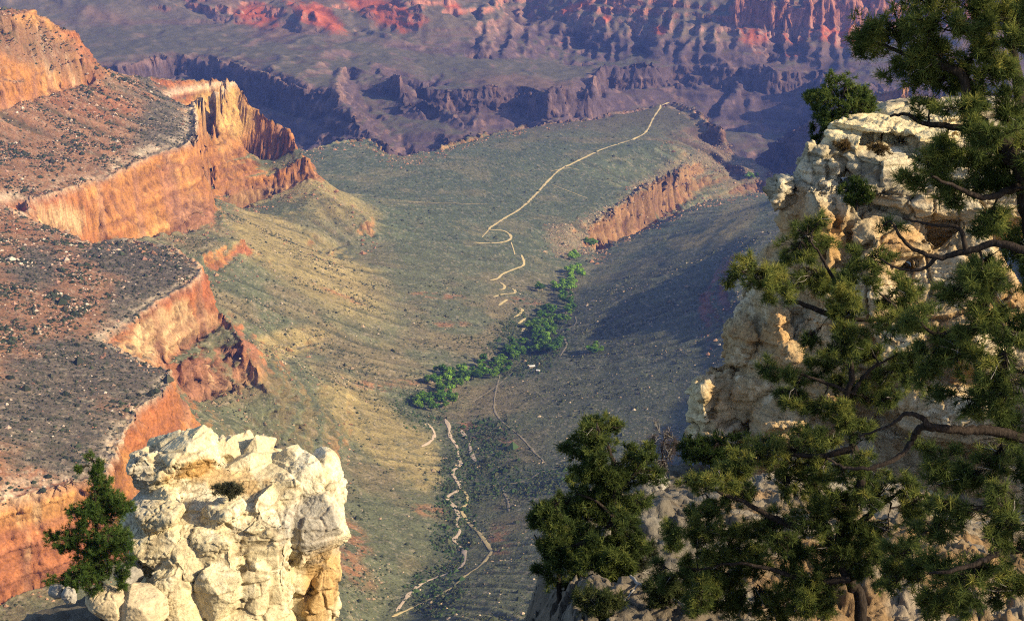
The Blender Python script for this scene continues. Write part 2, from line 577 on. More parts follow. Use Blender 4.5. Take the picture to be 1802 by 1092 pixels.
H0 = HG.copy()
far_w = sstep(4700, 5600, RG) * (1 - sstep(9000, 12000, RG))
_ds = blur(slope_of(HG), 3)
HG = HG + far_w * sstep(.12, .5, _ds) * (np.abs(fbm2(XG / 230, YG / 420, 4, 31)) - .2) * -60
_az = np.arctan(XG / YG)
_ph = np.interp(_az, [-.35, -.02, .04, .1, .14, .2, .35], [.75, .7, .1, -.6, -.3, .5, .6]) + .15 * fbm2(XG / 900, YG / 900, 2, 33)
_al = YG * np.cos(_ph) - XG * np.sin(_ph); _ac = XG * np.cos(_ph) + YG * np.sin(_ph)
_mt = sstep(6250, 6600, RG) * (1 - sstep(9000, 12000, RG))
_mf = np.interp(_az, [-.35, -.1, -.03, .02, .12, .2], [1, 1, .75, .28, .28, .6])
HG = HG - _mf * _mt * sstep(.08, .3, _ds) * ((np.abs(fbm2(_ac / 330, _al / 1300, 3, 34)) - .2) * 105 + (np.abs(fbm2(_ac / 105, _al / 700, 3, 35)) - .2) * 20)
HG = HG + far_w * (1 - sstep(.12, .35, _ds)) * (fbm2(XG / 420, YG / 500, 4, 36) * 26 - np.abs(fbm2(XG / 150, YG / 200, 3, 37)) * 22)
HE = erode(HG)
HE = np.clip(HE, HG - 34, HG + 14)


def bil(h, I, J):
    I = np.clip(I, 0, NR_ - 1.001); J = np.clip(J, 0, NT_ - 1.001)
    i = I.astype(np.int32); j = J.astype(np.int32); f = I - i; g = J - j
    return (h[i, j] * (1 - g) + h[i, j + 1] * g) * (1 - f) + (h[i + 1, j] * (1 - g) + h[i + 1, j + 1] * g) * f


def runnels(h, n=16, seed=5, soft=1):
    """small parallel gullies: random wear drawn out along the fall of the ground"""
    w_ = blur(np.random.default_rng(seed).normal(size=h.shape), soft)
    hb = blur(h, 4)
    gi, gj = np.gradient(hb); l = np.hypot(gi, gj) + 1e-6; gi /= l; gj /= l
    I0, J0 = np.indices(h.shape).astype(float)
    acc = w_.copy()
    for sg in (1, -1):
        I, J = I0.copy(), J0.copy()
        for k in range(n):
            a, b = bil(gi, I, J), bil(gj, I, J)
            I += sg * a; J += sg * b
            acc += bil(w_, I, J)
    acc -= blur(acc, 6)
    return np.clip(acc / acc.std(), -2.5, 2.5)


RUN = runnels(HE)
RUN2 = runnels(HE, 18, 6, 5)
_rv = .35 + .65 * sstep(-.25, .3, fbm2(XG / 260, YG / 260, 2, 39))
RUN *= _rv; RUN2 *= _rv
_sl = blur(slope_of(HE), 2)
_am = sstep(.10, .32, _sl) * (1 - .75 * sstep(.8, 1.4, _sl))
_fa = sstep(4700, 5600, RG)
HE = HE + _am * (1 - _fa) * (RUN * .5 + RUN2 * .62) * RG * DT * .30 + _am * _fa * (RUN * 2.4 + RUN2 * 3.6)
SLG = blur(slope_of(HE), 3)


def ground(r, th, detail=True):
    """height of the ground and the size of the warp at polar places"""
    x, y = r * np.sin(th), r * np.cos(th)
    I = (np.log(r) - LR0) / DT; J = (th - TH0) / DT
    sl0 = sample(SLG, I, J)
    cl = sstep(.35, 1.0, sl0)
    farw = sstep(4600, 5400, r)
    k = 1 + 1.3 * farw
    w1x = fbm2(x / (95 * k), y / (95 * k), 3, 1); w1y = fbm2(x / (95 * k), y / (95 * k), 3, 2)
    w2x = fbm2(x / 24, y / 24, 3, 3); w2y = fbm2(x / 24, y / 24, 3, 4)
    amp1 = (2.5 + 6 * cl) * k; amp2 = (.6 + 3.6 * cl) * (1 + farw)
    w3x = fbm2(x / 8.5, y / 8.5, 2, 10); w3y = fbm2(x / 8.5, y / 8.5, 2, 11)
    amp3 = 1.7 * cl * (1 - farw)
    calm = 1 - .72 * np.exp(-(((x + 590) / 130) ** 2 + ((y - 3400) / 260) ** 2))
    amp1 = amp1 * (.5 + .5 * calm); amp2 = amp2 * calm
    wx = amp1 * w1x + amp2 * w2x + amp3 * w3x; wy = amp1 * w1y + amp2 * w2y + amp3 * w3y
    x2, y2 = x + wx, y + wy
    r2 = np.hypot(x2, y2); th2 = np.arctan2(x2, y2)
    z = sample(HE, (np.log(r2) - LR0) / DT, (th2 - TH0) / DT)
    # beds of hard and soft rock
    zz = z + 6 * fbm2(x / 300, y / 300, 2, 8)
    st = np.sin(zz * (2 * np.pi / 31)) * 3.0 + np.sin(zz * (2 * np.pi / 13.3) + 1.3) * 1.2
    massive = 1 - .8 * sstep(-745, -725, z) * (1 - farw) * (1 - sstep(-.02, .02, th))
    z = z + st * sstep(.25, .8, sl0) * .7 * massive * (.35 + .65 * sstep(-.1, .5, fbm2(x / 160, y / 160, 2, 9) + .3)) + np.sin(zz * (2 * np.pi / 38)) * 2.6 * sstep(.16, .5, sl0) * farw
    z = z + fbm2(x / 60, y / 60, 3, 5) * 2.2 * (1 - .5 * cl) + fbm2(x / 11, y / 11, 3, 6) * (.45 + 1.0 * cl)
    return z


def axis(stops):
    out = [np.array([stops[0][0]])]
    for (a, _), (b, st) in zip(stops[:-1], stops[1:]):
        n = max(1, int(round((b - a) / st)))
        out.append(a + (b - a) * np.arange(1, n + 1) / n)
    return np.concatenate(out)


TAX = axis([(-.80, 0), (-.42, .01), (-.345, .002), (.345, .0014), (.42, .002), (.80, .01)])
LAX = axis([(math.log(600), 0), (math.log(1250), .008), (math.log(7600), .0024), (math.log(15000), .01)])
RQ, TQ = np.meshgrid(np.exp(LAX), TAX, indexing='ij')
ZQ = ground(RQ.ravel(), TQ.ravel()).reshape(RQ.shape)
NRQ, NCQ = RQ.shape


def pix(x, y, z):
    """picture coordinates of a place"""
    fw = y * math.cos(PITCH) - z * math.sin(PITCH)
    up = y * math.sin(PITCH) + z * math.cos(PITCH)
    return CU + FPX * x / fw, CV - FPX * up / fw


def zq(lr, th):
    fi = np.interp(lr, LAX, np.arange(len(LAX))); fj = np.interp(th, TAX, np.arange(len(TAX)))
    i = np.minimum(fi.astype(int), NRQ - 2); j = np.minimum(fj.astype(int), NCQ - 2); a = fi - i; b = fj - j
    return (ZQ[i, j] * (1 - b) + ZQ[i, j + 1] * b) * (1 - a) + (ZQ[i + 1, j] * (1 - b) + ZQ[i + 1, j + 1] * b) * a


def zat(x, y):
    return zq(np.log(np.hypot(x, y)), np.arctan2(x, y))


def hit(u, v):
    """where the sight lines through (u, v) meet the canyon ground"""
    d = ray(u, v)
    th = np.arctan2(d[:, 0], d[:, 1]); sl = d[:, 2] / np.hypot(d[:, 0], d[:, 1])
    lr = np.linspace(math.log(1150), math.log(8500), 2600)
    r = np.exp(lr)
    out = []
    for t, s in zip(th, sl):
        z = zq(lr, np.full(lr.shape, t))
        k = np.argmax(z >= s * r)
        out.append((r[k] * math.sin(t), r[k] * math.cos(t), z[k]))
    return np.array(out)


# the sheet itself: rows of points crowd together where the ground is steep, so that cliffs carry detail
TAXF = axis([(-.80, 0), (-.42, .01), (-.345, .003), (.345, .00085), (.42, .003), (.80, .01)])
_lf = np.linspace(LR0, LR1, 3000)
_zc = np.stack([zq(_lf, np.full(_lf.shape, t)) for t in TAX], 1)
_g = np.abs(np.gradient(_zc / np.exp(_lf)[:, None], _lf, axis=0))
_g = .16 + np.minimum(_g, 3.2)
_g *= (.25 + .75 * sstep(math.log(1150), math.log(1300), _lf) * (1 - sstep(math.log(7600), math.log(8200), _lf)))[:, None]
_gc = np.cumsum(np.pad(_g, ((0, 0), (26, 26)), mode='edge'), 1); _g = (_gc[:, 51:] - _gc[:, :-51]) / 51
_gc = np.cumsum(np.pad(_g, ((0, 0), (26, 26)), mode='edge'), 1); _g = (_gc[:, 51:] - _gc[:, :-51]) / 51
for _k in range(16):
    _p = np.pad(_g, ((1, 1), (1, 1)), mode='edge')
    _g = (_p[1:-1, :-2] + 2 * _p[1:-1, 1:-1] + _p[1:-1, 2:]) / 4 * .6 + .2 * (_p[:-2, 1:-1] + _p[2:, 1:-1])
_cum = np.cumsum(_g, 0); _cum = (_cum - _cum[:1]) / (_cum[-1:] - _cum[:1])
NRW = int(float(globals().get('ROWS', 1500)))
_rows = np.stack([np.interp(np.linspace(0, 1, NRW), _cum[:, j], _lf) for j in range(len(TAX))], 1)
NCW = len(TAXF)
_fj = np.interp(TAXF, TAX, np.arange(len(TAX))); _j = np.minimum(_fj.astype(int), len(TAX) - 2); _b = _fj - _j
RR = np.exp(_rows[:, _j] * (1 - _b) + _rows[:, _j + 1] * _b)
TT = np.repeat(TAXF[None, :], NRW, 0)
ZZ = ground(RR.ravel(), TT.ravel()).reshape(RR.shape)
XX, YY = RR * np.sin(TT), RR * np.cos(TT)


def joints(q, seed):
    """distance to the crack, level of the block and the lean of its face"""
    pi = np.floor(q).astype(np.int64)
    f1 = np.full(len(q), 9.0); f2 = np.full(len(q), 9.0); lev = np.zeros(len(q)); lean = np.zeros(len(q))
    for dx in (-1, 0, 1):
        for dy in (-1, 0, 1):
            for dz in (-1, 0, 1):
                c = pi + np.array([dx, dy, dz])
                h = [_hash(c[:, 0], c[:, 1], c[:, 2], seed + s) for s in range(7)]
                e = q - (c + .5 + .5 * np.stack(h[:3], 1))
                d = np.abs(e).max(1) * .55 + np.sqrt((e ** 2).sum(1)) * .45
                near = d < f1
                f2 = np.where(near, f1, np.minimum(f2, d))
                lev = np.where(near, h[3], lev)
                lean = np.where(near, (e * np.stack(h[4:7], 1)).sum(1), lean)
                f1 = np.where(near, d, f1)
    return f2 - f1, lev, lean


def surf_normal(x, y, z):
    a = np.stack([np.gradient(x, axis=0), np.gradient(y, axis=0), np.gradient(z, axis=0)], -1)
    b = np.stack([np.gradient(x, axis=1), np.gradient(y, axis=1), np.gradient(z, axis=1)], -1)
    n = np.cross(b, a)
    n /= np.linalg.norm(n, axis=-1)[..., None] + 1e-12
    return n * np.where(n[..., 2:3] < 0, -1, 1)


NRM = surf_normal(XX, YY, ZZ)
SLOPE = np.sqrt(np.maximum(1 - NRM[..., 2] ** 2, 0)) / np.maximum(NRM[..., 2], .05)
# joints, pillars and beds of the cliff faces
def gauss0(p):
    u, v = pix(*p.T)
    m = np.zeros(len(u))
    for a, b, c, d in ((375, 650, 80, 70), (345, 390, 45, 40), (430, 300, 90, 25)):
        m = np.maximum(m, 1 - sstep(.6, 1.2, np.hypot((u - a) / c, (v - b) / d)))
    return m


_cm = (SLOPE > .55) & (RR > 1200) & (RR < 8200)
_p = np.stack([XX[_cm], YY[_cm], ZZ[_cm]], 1)
_nn = NRM[_cm]
_s = SLOPE[_cm]; _r = RR[_cm]
_kk = sstep(.6, 1.3, _s) * (1 + 1.2 * sstep(4500, 5300, _r))
_fs = (1 + 1.1 * sstep(4500, 5300, _r))[:, None]
_w = _p + np.stack([fbm3(*(_p / 40).T, 3, 500 + i) for i in range(3)], 1) * np.array([14, 14, 9.])
_gap, _lev, _lean = joints(_w / _fs / np.array([24, 24, 46.]), 510)
_gap2, _lev2, _lean2 = joints(_w / _fs / np.array([8., 8, 12.]), 520)
_bed = noise3(_p[:, 0] / 160, _p[:, 1] / 160, _p[:, 2] / 9.0, 530)
_bed2 = noise3(_p[:, 0] / 90, _p[:, 1] / 90, _p[:, 2] / 3.6, 531)
_rag = fbm3(*(_p / 60).T, 2, 540)
_d = 24 * (.10 * _lev + .13 * _lean) * sstep(0, .16, _gap) - 5.5 * (1 - sstep(0, .12, _gap)) * sstep(-.4, .2, _rag)
_d += 8 * (.09 * _lev2 + .15 * _lean2) * sstep(0, .2, _gap2) - 1.6 * (1 - sstep(0, .14, _gap2)) * sstep(-.2, .3, -_rag)
_gp, _lp, _ = joints((_w * np.array([1, 1, .05])) / _fs / np.array([15, 15, 15.]), 550)
_pil = np.maximum(sstep(-735, -765, _p[:, 2]), gauss0(_p)) * (1 - .6 * sstep(4500, 5300, _r))
_d += _pil * (4.5 * _lp * sstep(0, .25, _gp) - 8.0 * (1 - sstep(0, .2, _gp)))
_d -= 13 * sstep(.02, .3, noise2(_p[:, 0] / 38, _p[:, 1] / 38, 560)) * sstep(3700, 3850, _r) * (1 - sstep(4600, 4800, _r)) * sstep(-.05, .0, np.arctan2(_p[:, 0], _p[:, 1]))
_d += 3.6 * (sstep(-.12, .12, _bed) - .5) + 1.5 * (sstep(-.12, .12, _bed2) - .5)
_hn = _nn * np.array([1, 1, .25]); _hn /= np.linalg.norm(_hn, axis=1)[:, None]
_mv = _hn * (_d * _kk)[:, None]
CRACK = np.zeros(ZZ.shape); CRACK[_cm] = np.maximum(_pil * (1 - sstep(0, .16, _gp)), (1 - sstep(0, .10, _gap)) * sstep(-.4, .2, _rag), .6 * (1 - sstep(0, .12, _gap2)) * sstep(-.2, .3, -_rag)) * sstep(.7, 1.3, _s)
BED = np.zeros(ZZ.shape); BED[_cm] = _bed
XX[_cm] += _mv[:, 0]; YY[_cm] += _mv[:, 1]; ZZ[_cm] += _mv[:, 2]
# ---------------------------------------------------------------- what the ground is made of, place by place
def gauss(U, V, u, v, ru, rv, rot=0.0, wob=None):
    du, dv = U - u, V - v
    c, s_ = math.cos(rad(rot)), math.sin(rad(rot))
    a, b = (du * c + dv * s_) / ru, (-du * s_ + dv * c) / rv
    d = np.sqrt(a * a + b * b)
    if wob is not None:
        d = d + wob
    return 1 - sstep(.6, 1.25, d)


def lerp3(c, col, m):
    return c + (np.array(col) - c) * np.clip(m, 0, 1)[..., None]


U_, V_ = pix(XX, YY, ZZ)
n_big = fbm2(XX / 420, YY / 420, 4, 41)
n_mid = fbm2(XX / 90, YY / 90, 4, 42)
n_fin = fbm2(XX / 17, YY / 17, 3, 43)
n_dot = fbm2(XX / 5.5, YY / 5.5, 2, 44)
n_str = fbm2((XX * .9 + YY * .3) / 13, ZZ / 140, 3, 45)                      # stains that run down the rock
n_bed = fbm2(XX / 500, ZZ / 9.0 + 3 * n_big, 3, 46)                            # beds
knob = gauss(U_, V_, 40, 70, 150, 40, 25, wob=n_mid * .4)
CLIFF = sstep(.72, 1.25, SLOPE) * (1 - .8 * knob)
CLIFF = CLIFF * (1 - .8 * gauss(U_, V_, 490, 735, 120, 95, 0, wob=n_mid * .3 + n_fin * .2))
STEEP = sstep(.34, .7, SLOPE)
runv = sample(RUN + .8 * RUN2, (np.log(RR) - LR0) / DT, (TT - TH0) / DT) * .55
red_land = (1 - sstep(3900, 4200, RR)) * (1 - sstep(-.02, .03, TT))
far_land = sstep(4500, 5000, RR + n_mid * 120)

# open ground: pale olive scrub soil
col = np.empty(ZZ.shape + (3,)); col[:] = (.122, .130, .072)
col = lerp3(col, (.185, .152, .082), sstep(-.1, .45, n_mid + .4 * n_big))
# the plateau: grey green blackbrush
plat = sstep(3150, 3500, RR + n_mid * 160) * (1 - sstep(5000, 5200, RR)) * (1 - STEEP)
col = lerp3(col, (.092, .112, .066), plat * .92)
col = lerp3(col, (.175, .155, .085), plat * sstep(.12, .45, n_mid + .25 * n_fin) * .6)
# right flank of the valley
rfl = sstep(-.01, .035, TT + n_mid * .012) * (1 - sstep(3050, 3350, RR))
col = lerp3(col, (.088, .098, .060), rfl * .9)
# yellow shale under the prow
shale = np.zeros(ZZ.shape)
for g in ((560, 350, 95, 42, 25), (470, 400, 70, 60, 40), (560, 470, 150, 60, 35), (520, 600, 80, 25, -15), (640, 730, 80, 40, 40), (720, 800, 90, 50, 35), (1290, 385, 55, 26, -38), (1215, 425, 40, 12, -10)):
    shale = np.maximum(shale, gauss(U_, V_, *g, wob=n_mid * .5))
col = lerp3(col, (.33, .25, .105), shale * sstep(.1, .3, SLOPE) * .75 * (1 - far_land) * (1 - sstep(2900, 3500, YY) * .2))
# low green strip along the creek
strip = np.zeros(ZZ.shape)
for g in ((750, 715, 45, 35, 0), (805, 890, 36, 130, 8), (765, 1040, 45, 50, -20), (930, 600, 70, 60, -30), (860, 800, 70, 60, 45), (960, 850, 60, 25, -20)):
    strip = np.maximum(strip, gauss(U_, V_, *g, wob=n_mid * .5))
col = lerp3(col, (.075, .09, .055), strip * .7 * (1 - far_land))
# red shale showing through the soil
redb = np.zeros(ZZ.shape)
for g in ((655, 677, 60, 9, 3), (715, 672, 40, 7, 5), (770, 520, 55, 5, 3), (920, 530, 40, 6, 4), (835, 760, 35, 14, 30), (880, 940, 25, 30, 20), (900, 780, 60, 12, 35), (620, 1000, 60, 25, 40), (760, 900, 40, 12, 10), (610, 950, 40, 30, 30), (790, 570, 30, 5, 0), (600, 520, 60, 5, 20)):
    redb = np.maximum(redb, gauss(U_, V_, *g, wob=n_mid * .8 + n_fin * .3))
col = lerp3(col, (.36, .13, .06), redb * .55 * sstep(-.25, .25, n_fin + .6 * n_dot) * (1 - far_land))
# over the red cliff: red rubble, grey green on the flat promontories
up = red_land * sstep(-700, -640, ZZ)
col = lerp3(col, (.25, .132, .072), up)
flat = np.zeros(ZZ.shape)
for g in ((250, 450, 130, 45, 15), (330, 200, 110, 70, -30), (190, 650, 130, 50, 15), (60, 720, 110, 90, 0), (120, 790, 120, 60, -15), (260, 520, 90, 50, -30), (300, 160, 110, 25, 5), (60, 470, 50, 40, 0)):
    flat = np.maximum(flat, gauss(U_, V_, *g, wob=n_mid * .6 + n_fin * .2))
col = lerp3(col, (.092, .088, .068), flat * up * .85)
col = lerp3(col, (.25, .095, .045), up * sstep(.15, .5, n_mid - .3 * flat) * .6)
col = lerp3(col, (.30, .22, .15), up * sstep(.38, .55, fbm2(XX / 8, YY / 14, 3, 48)) * .5)
talus = np.zeros(ZZ.shape)
for g in ((1060, 400, 85, 30, -22), (1180, 325, 85, 36, -30), (1258, 262, 32, 50, -15), (1000, 420, 40, 30, 20), (1310, 300, 40, 18, 10)):
    talus = np.maximum(talus, gauss(U_, V_, *g, wob=n_mid * .5 + n_fin * .3))
col = lerp3(col, (.235, .18, .105), talus * (.55 + .45 * sstep(-.1, .3, n_dot)) * (1 - far_land * sstep(5000, 5300, RR)))
col = lerp3(col, (.165, .098, .062), knob * up * .8)
# --- rock of the cliffs
rock = np.empty(ZZ.shape + (3,)); rock[:] = (.325, .145, .045)
rock = lerp3(rock, (.46, .245, .085), sstep(-.05, .4, n_mid + .5 * n_big + .25 * n_str))
rock = lerp3(rock, (.29, .09, .042), sstep(.05, .5, n_big - .4 * n_mid + .3 * n_bed) * .8)
rock = lerp3(rock, (.56, .36, .12), gauss(U_, V_, 395, 195, 62, 42, 30, wob=n_mid * .6 + n_fin * .3) * .8)
rock = lerp3(rock, (.55, .42, .22), np.maximum(gauss(U_, V_, 110, 388, 40, 22, 0, wob=n_fin * .6 + n_mid * .4), gauss(U_, V_, 290, 590, 80, 40, -20, wob=n_fin * .6 + n_mid * .4)) * .65)
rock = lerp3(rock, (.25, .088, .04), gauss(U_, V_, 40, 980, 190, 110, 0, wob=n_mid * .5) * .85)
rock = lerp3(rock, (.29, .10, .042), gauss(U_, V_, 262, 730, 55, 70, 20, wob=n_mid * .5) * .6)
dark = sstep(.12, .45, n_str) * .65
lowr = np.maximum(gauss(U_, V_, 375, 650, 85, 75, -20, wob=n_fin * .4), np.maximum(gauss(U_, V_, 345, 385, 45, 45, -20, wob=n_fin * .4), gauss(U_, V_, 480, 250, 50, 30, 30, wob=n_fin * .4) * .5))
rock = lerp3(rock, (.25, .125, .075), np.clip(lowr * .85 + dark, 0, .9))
rock = lerp3(rock, (.52, .37, .20), sstep(.34, .6, n_mid * .6 + n_str * .5 + .35 * n_fin) * .6)
# tan sandstone of the plateau rim and the ledges
tan = sstep(-800, -830, ZZ)
rock = lerp3(rock, (.25, .15, .068), tan * .9)
rock = lerp3(rock, (.30, .19, .09), tan * sstep(0, .4, n_mid) * .6)
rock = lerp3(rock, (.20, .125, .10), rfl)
# inner gorge: dark schist with pale veins, darkened further to stand for shade
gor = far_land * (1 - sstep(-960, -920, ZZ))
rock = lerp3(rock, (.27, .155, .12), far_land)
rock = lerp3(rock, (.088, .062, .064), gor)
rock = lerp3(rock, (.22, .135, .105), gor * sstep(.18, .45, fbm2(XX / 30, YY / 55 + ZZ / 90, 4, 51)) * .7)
rock = lerp3(rock, (.36, .14, .085), far_land * sstep(-900, -870, ZZ) * .7)
# far benches
farb = np.empty(ZZ.shape + (3,)); farb[:] = (.175, .14, .10)
farb = lerp3(farb, (.135, .125, .08), (1 - sstep(.12, .3, SLOPE)) * .85)
farb = lerp3(farb, (.23, .135, .10), sstep(.1, .5, n_big + .3 * n_mid) * .6)
farb = lerp3(farb, (.155, .095, .085), sstep(.15, .45, fbm2(XX / 700, ZZ / 16, 3, 52)) * .6)
redp = np.zeros(ZZ.shape)
for g in ((455, 30, 42, 22, 10), (685, 25, 60, 24, 22), (800, 14, 26, 12, 30), (640, 8, 40, 12, 10), (1360, 72, 70, 26, 15), (1480, 60, 60, 25, 10), (560, 30, 60, 16, 25), (1065, 35, 16, 8, -30), (1010, 68, 30, 6, -25), (1010, 15, 40, 8, -20), (560, 20, 30, 15, 20), (1160, 55, 14, 8, 0)):
    redp = np.maximum(redp, gauss(U_, V_, *g, wob=n_mid * .5 + n_fin * .3))
farb = lerp3(farb, (.55, .135, .06), redp * .9)
farb *= .72
col = lerp3(col, (0, 0, 0), far_land * 0) * (1 - far_land)[..., None] + farb * far_land[..., None]
rock = lerp3(rock, (.09, .05, .035), CRACK * .7)
rock = lerp3(rock, (.20, .085, .05), sstep(.12, .4, fbm2(XX / 700, ZZ / 5.5 + 2 * n_big, 3, 49)) * .5 * (1 - far_land))
rock *= (1 + .34 * BED)[..., None]
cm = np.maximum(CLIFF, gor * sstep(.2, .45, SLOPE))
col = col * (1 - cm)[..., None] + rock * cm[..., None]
# pale lip along the red rim
lip = np.exp(-((ZZ + 617) / 7.0) ** 2) * red_land * sstep(.25, .6, SLOPE) * (1 - sstep(-200, -150, XX))
col = lerp3(col, (.50, .40, .28), lip * .7)
col *= (1 + .20 * np.clip(runv, -1.5, 1.5) * (1 - CLIFF) * sstep(.08, .25, SLOPE))[..., None]
col = lerp3(col, (.07, .08, .045), sstep(.4, 1.3, -runv) * .5 * (1 - CLIFF) * sstep(.08, .25, SLOPE) * (1 - far_land))
# bushes and stones too small to stand as things of their own
dots = (1 - CLIFF) * (1 - far_land)
col = lerp3(col, (.04, .05, .03), dots * sstep(.22, .42, n_dot) * .55)
col = lerp3(col, (.42, .34, .24), dots * sstep(.36, .55, fbm2(XX / 4.3, YY / 4.3, 2, 47)) * .35)
col *= (1 + .22 * n_fin + .16 * n_dot)[..., None]
col = np.clip(col, .01, .9)

_m = NT('ground_rock')
_c = _m.attr('cover')
_pos = _m.pos(1)
_n1 = _m.noise(_pos, .35, 5, .6)
_n2 = _m.noise(_m.pos(.12, .12, .06), 1, 4, .6)
_cl = _m.attr('cliff', 'Fac')
_c = _m.mixc(.75, _c, _m.ramp(_n1, [(.3, .55), (.7, 1.4)]), 'MULTIPLY')
_c2 = _m.mixc(1, _c, _m.ramp(_n2, [(.3, .62), (.45, 1.0), (.7, 1.25)]), 'MULTIPLY')
_c = _m.mixc(_cl, _c, _c2)
_b1 = _m.bump(_n1, .7, 1.6)
_b2 = _m.bump(_m.noise(_m.pos(.09, .09, .05), 1, 5, .65), .55, 5.0, _b1)
mat_ground = _m.finish(_c, .95, _b2, .05)
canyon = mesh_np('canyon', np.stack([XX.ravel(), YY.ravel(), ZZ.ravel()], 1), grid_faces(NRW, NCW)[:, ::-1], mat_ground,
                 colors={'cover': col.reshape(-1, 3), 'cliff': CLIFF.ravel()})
tag(canyon, kind='structure')
# ================================================================ THE RIM: ground under the viewer, rocks
def near_z(r, th):
    left = -1.3 - .60 * r
    right = np.interp(r, [0, 2, 6.7, 10, 14.7, 20, 26.7, 33.3, 40, 46, 54, 95, 700], [-1.6, -1.9, -4.2, -6.1, -8.1, -10.1, -12.1, -14.2, -16.5, -23, -36, -64, -430])
    k = sstep(-.045, .055, th)
    z = left * (1 - k) + right * k
    # shoulder that carries the left pinnacle, its boulders and its pine
    x, y = r * np.sin(th), r * np.cos(th)
    # unseen rim ground away to the right, raised to shade the outcrop
    z = mix(z, -4.5, sstep(19, 26, x + 1.5 * noise2(x / 7, y / 7, 3)) * (1 - sstep(31, 38, y)))
    cx, cy = at_r(150, 1060, 70.0)[:2]
    d = np.hypot((x - cx) / 5.0, (y - cy) / 6.5)
    z = np.maximum(z, -36.4 - 1.6 * np.maximum(d - .55, 0) ** 2 * 3.2 - .35 * np.abs(d))
    return z


LAXN = axis([(math.log(1.0), 0), (math.log(9), .02), (math.log(12), .004), (math.log(50), .0017), (math.log(100), .006), (math.log(600), .02)])
TAXN = axis([(-.80, 0), (-.34, .02), (-.20, .0022), (-.0, .01), (.36, .0013), (.80, .02), (1.35, .03)])
RN, TN = np.meshgrid(np.exp(LAXN), TAXN, indexing='ij')
XN, YN = RN * np.sin(TN), RN * np.cos(TN)
ZN = near_z(RN, TN)
_k = sstep(1.5, 9, RN) * (1 - sstep(250, 420, RN))
ZN = ZN + _k * (fbm2(XN / 6, YN / 6, 4, 61) * np.minimum(1.2, .05 * RN))
_fine = (RN > 10) & (RN < 90)
_p = np.stack([XN[_fine], YN[_fine], ZN[_fine] * 1.6], 1)
_f1, _f2, _id = worley3(_p / .55 + .25 * noise2(_p[:, 0], _p[:, 1], 5)[:, None], 71)
_g1, _g2, _ig = worley3(_p / .19, 72)
_g3, _l3, _n3 = joints(_p / .42 + .4 * noise2(_p[:, 0] * 2, _p[:, 1] * 2, 7)[:, None], 73)
_g4, _l4, _n4 = joints(_p / .15, 74)
_d = .07 * _l3 + .16 * _n3 * sstep(0, .2, _g3) - .06 * (1 - sstep(0, .12, _g3)) + .03 * _l4 + .05 * _n4 + .05 * fbm2(_p[:, 0] / .3, _p[:, 1] / .3, 3, 8)
ZN[_fine] += _d * (.5 + .5 * sstep(-.2, .3, noise2(_p[:, 0] / 3, _p[:, 1] / 3, 6)))
# meet the canyon sheet exactly on the shared edge
_edge = np.interp(TAXN, TAXF, ZZ[0])
_w = sstep(330, 600, RN)
ZN = ZN * (1 - _w) + (_edge[None, :] + (RN - 600) * -.55) * _w
ncol = np.empty(ZN.shape + (3,)); ncol[:] = (.40, .31, .20)
_m1 = fbm2(XN / 2.2, YN / 2.2, 4, 62); _m2 = fbm2(XN / .5, YN / .5, 3, 63)
ncol = lerp3(ncol, (.50, .44, .35), sstep(-.05, .35, _m1 + .3 * _m2))
ncol = lerp3(ncol, (.38, .24, .12), sstep(.1, .4, -_m1 + .4 * _m2) * .8)
ncol = lerp3(ncol, (.34, .31, .26), (1 - sstep(.08, .17, TN)) * .75)
ncol = lerp3(ncol, (.40, .37, .31), sstep(.1, .35, fbm2(XN / .9, YN / .9, 3, 64)) * .6)
ncol *= (.36 + .14 * sstep(.10, .18, TN))[..., None] if TN.ndim == 2 else .5
ncol *= 1 * (1 + .35 * _m2)[..., None]
_m = NT('rim_ground')
_c = _m.mixc(.6, _m.attr('cover'), _m.ramp(_m.noise(_m.pos(1), 9, 5, .65), [(.3, .5), (.7, 1.5)]), 'MULTIPLY')
mat_rim = _m.finish(_c, .95, _m.bump(_m.noise(_m.pos(1), 14, 5, .65), .8, .05), .05)
slope_o = mesh_np('rim_slope', np.stack([XN.ravel(), YN.ravel(), ZN.ravel()], 1), grid_faces(*RN.shape)[:, ::-1], mat_rim, colors={'cover': ncol.reshape(-1, 3)})
tag(slope_o, kind='structure')


def near_ground(x, y):
    r = np.hypot(x, y); t = np.arctan2(x, y)
    fi = np.interp(np.log(r), LAXN, np.arange(len(LAXN))); fj = np.interp(t, TAXN, np.arange(len(TAXN)))
    i = np.minimum(fi.astype(int), ZN.shape[0] - 2); j = np.minimum(fj.astype(int), ZN.shape[1] - 2); a = fi - i; b = fj - j
    return (ZN[i, j] * (1 - b) + ZN[i, j + 1] * b) * (1 - a) + (ZN[i + 1, j] * (1 - b) + ZN[i + 1, j + 1] * b) * a


def hull(bm, c, half, rot=(0, 0, 0), n=26, power=7, rng=RNG, jit=.1):
    """an angular block: hull of scattered points on a squarish body"""
    pts = rng.normal(size=(n, 3)); pts /= np.linalg.norm(pts, axis=1)[:, None]
    k = (np.abs(pts) ** power).sum(1) ** (1 / power)
    pts = pts / k[:, None] * (1 + rng.uniform(-jit, jit, (n, 1)))
    M = Matrix.Rotation(rot[2], 3, 'Z') @ Matrix.Rotation(rot[1], 3, 'Y') @ Matrix.Rotation(rot[0], 3, 'X')
    vs = [bm.verts.new(Vector(c) + M @ Vector((p[0] * half[0], p[1] * half[1], p[2] * half[2]))) for p in pts]
    r = bmesh.ops.convex_hull(bm, input=vs)
    bmesh.ops.delete(bm, geom=[g for g in r['geom_interior'] if isinstance(g, bmesh.types.BMVert)], context='VERTS')


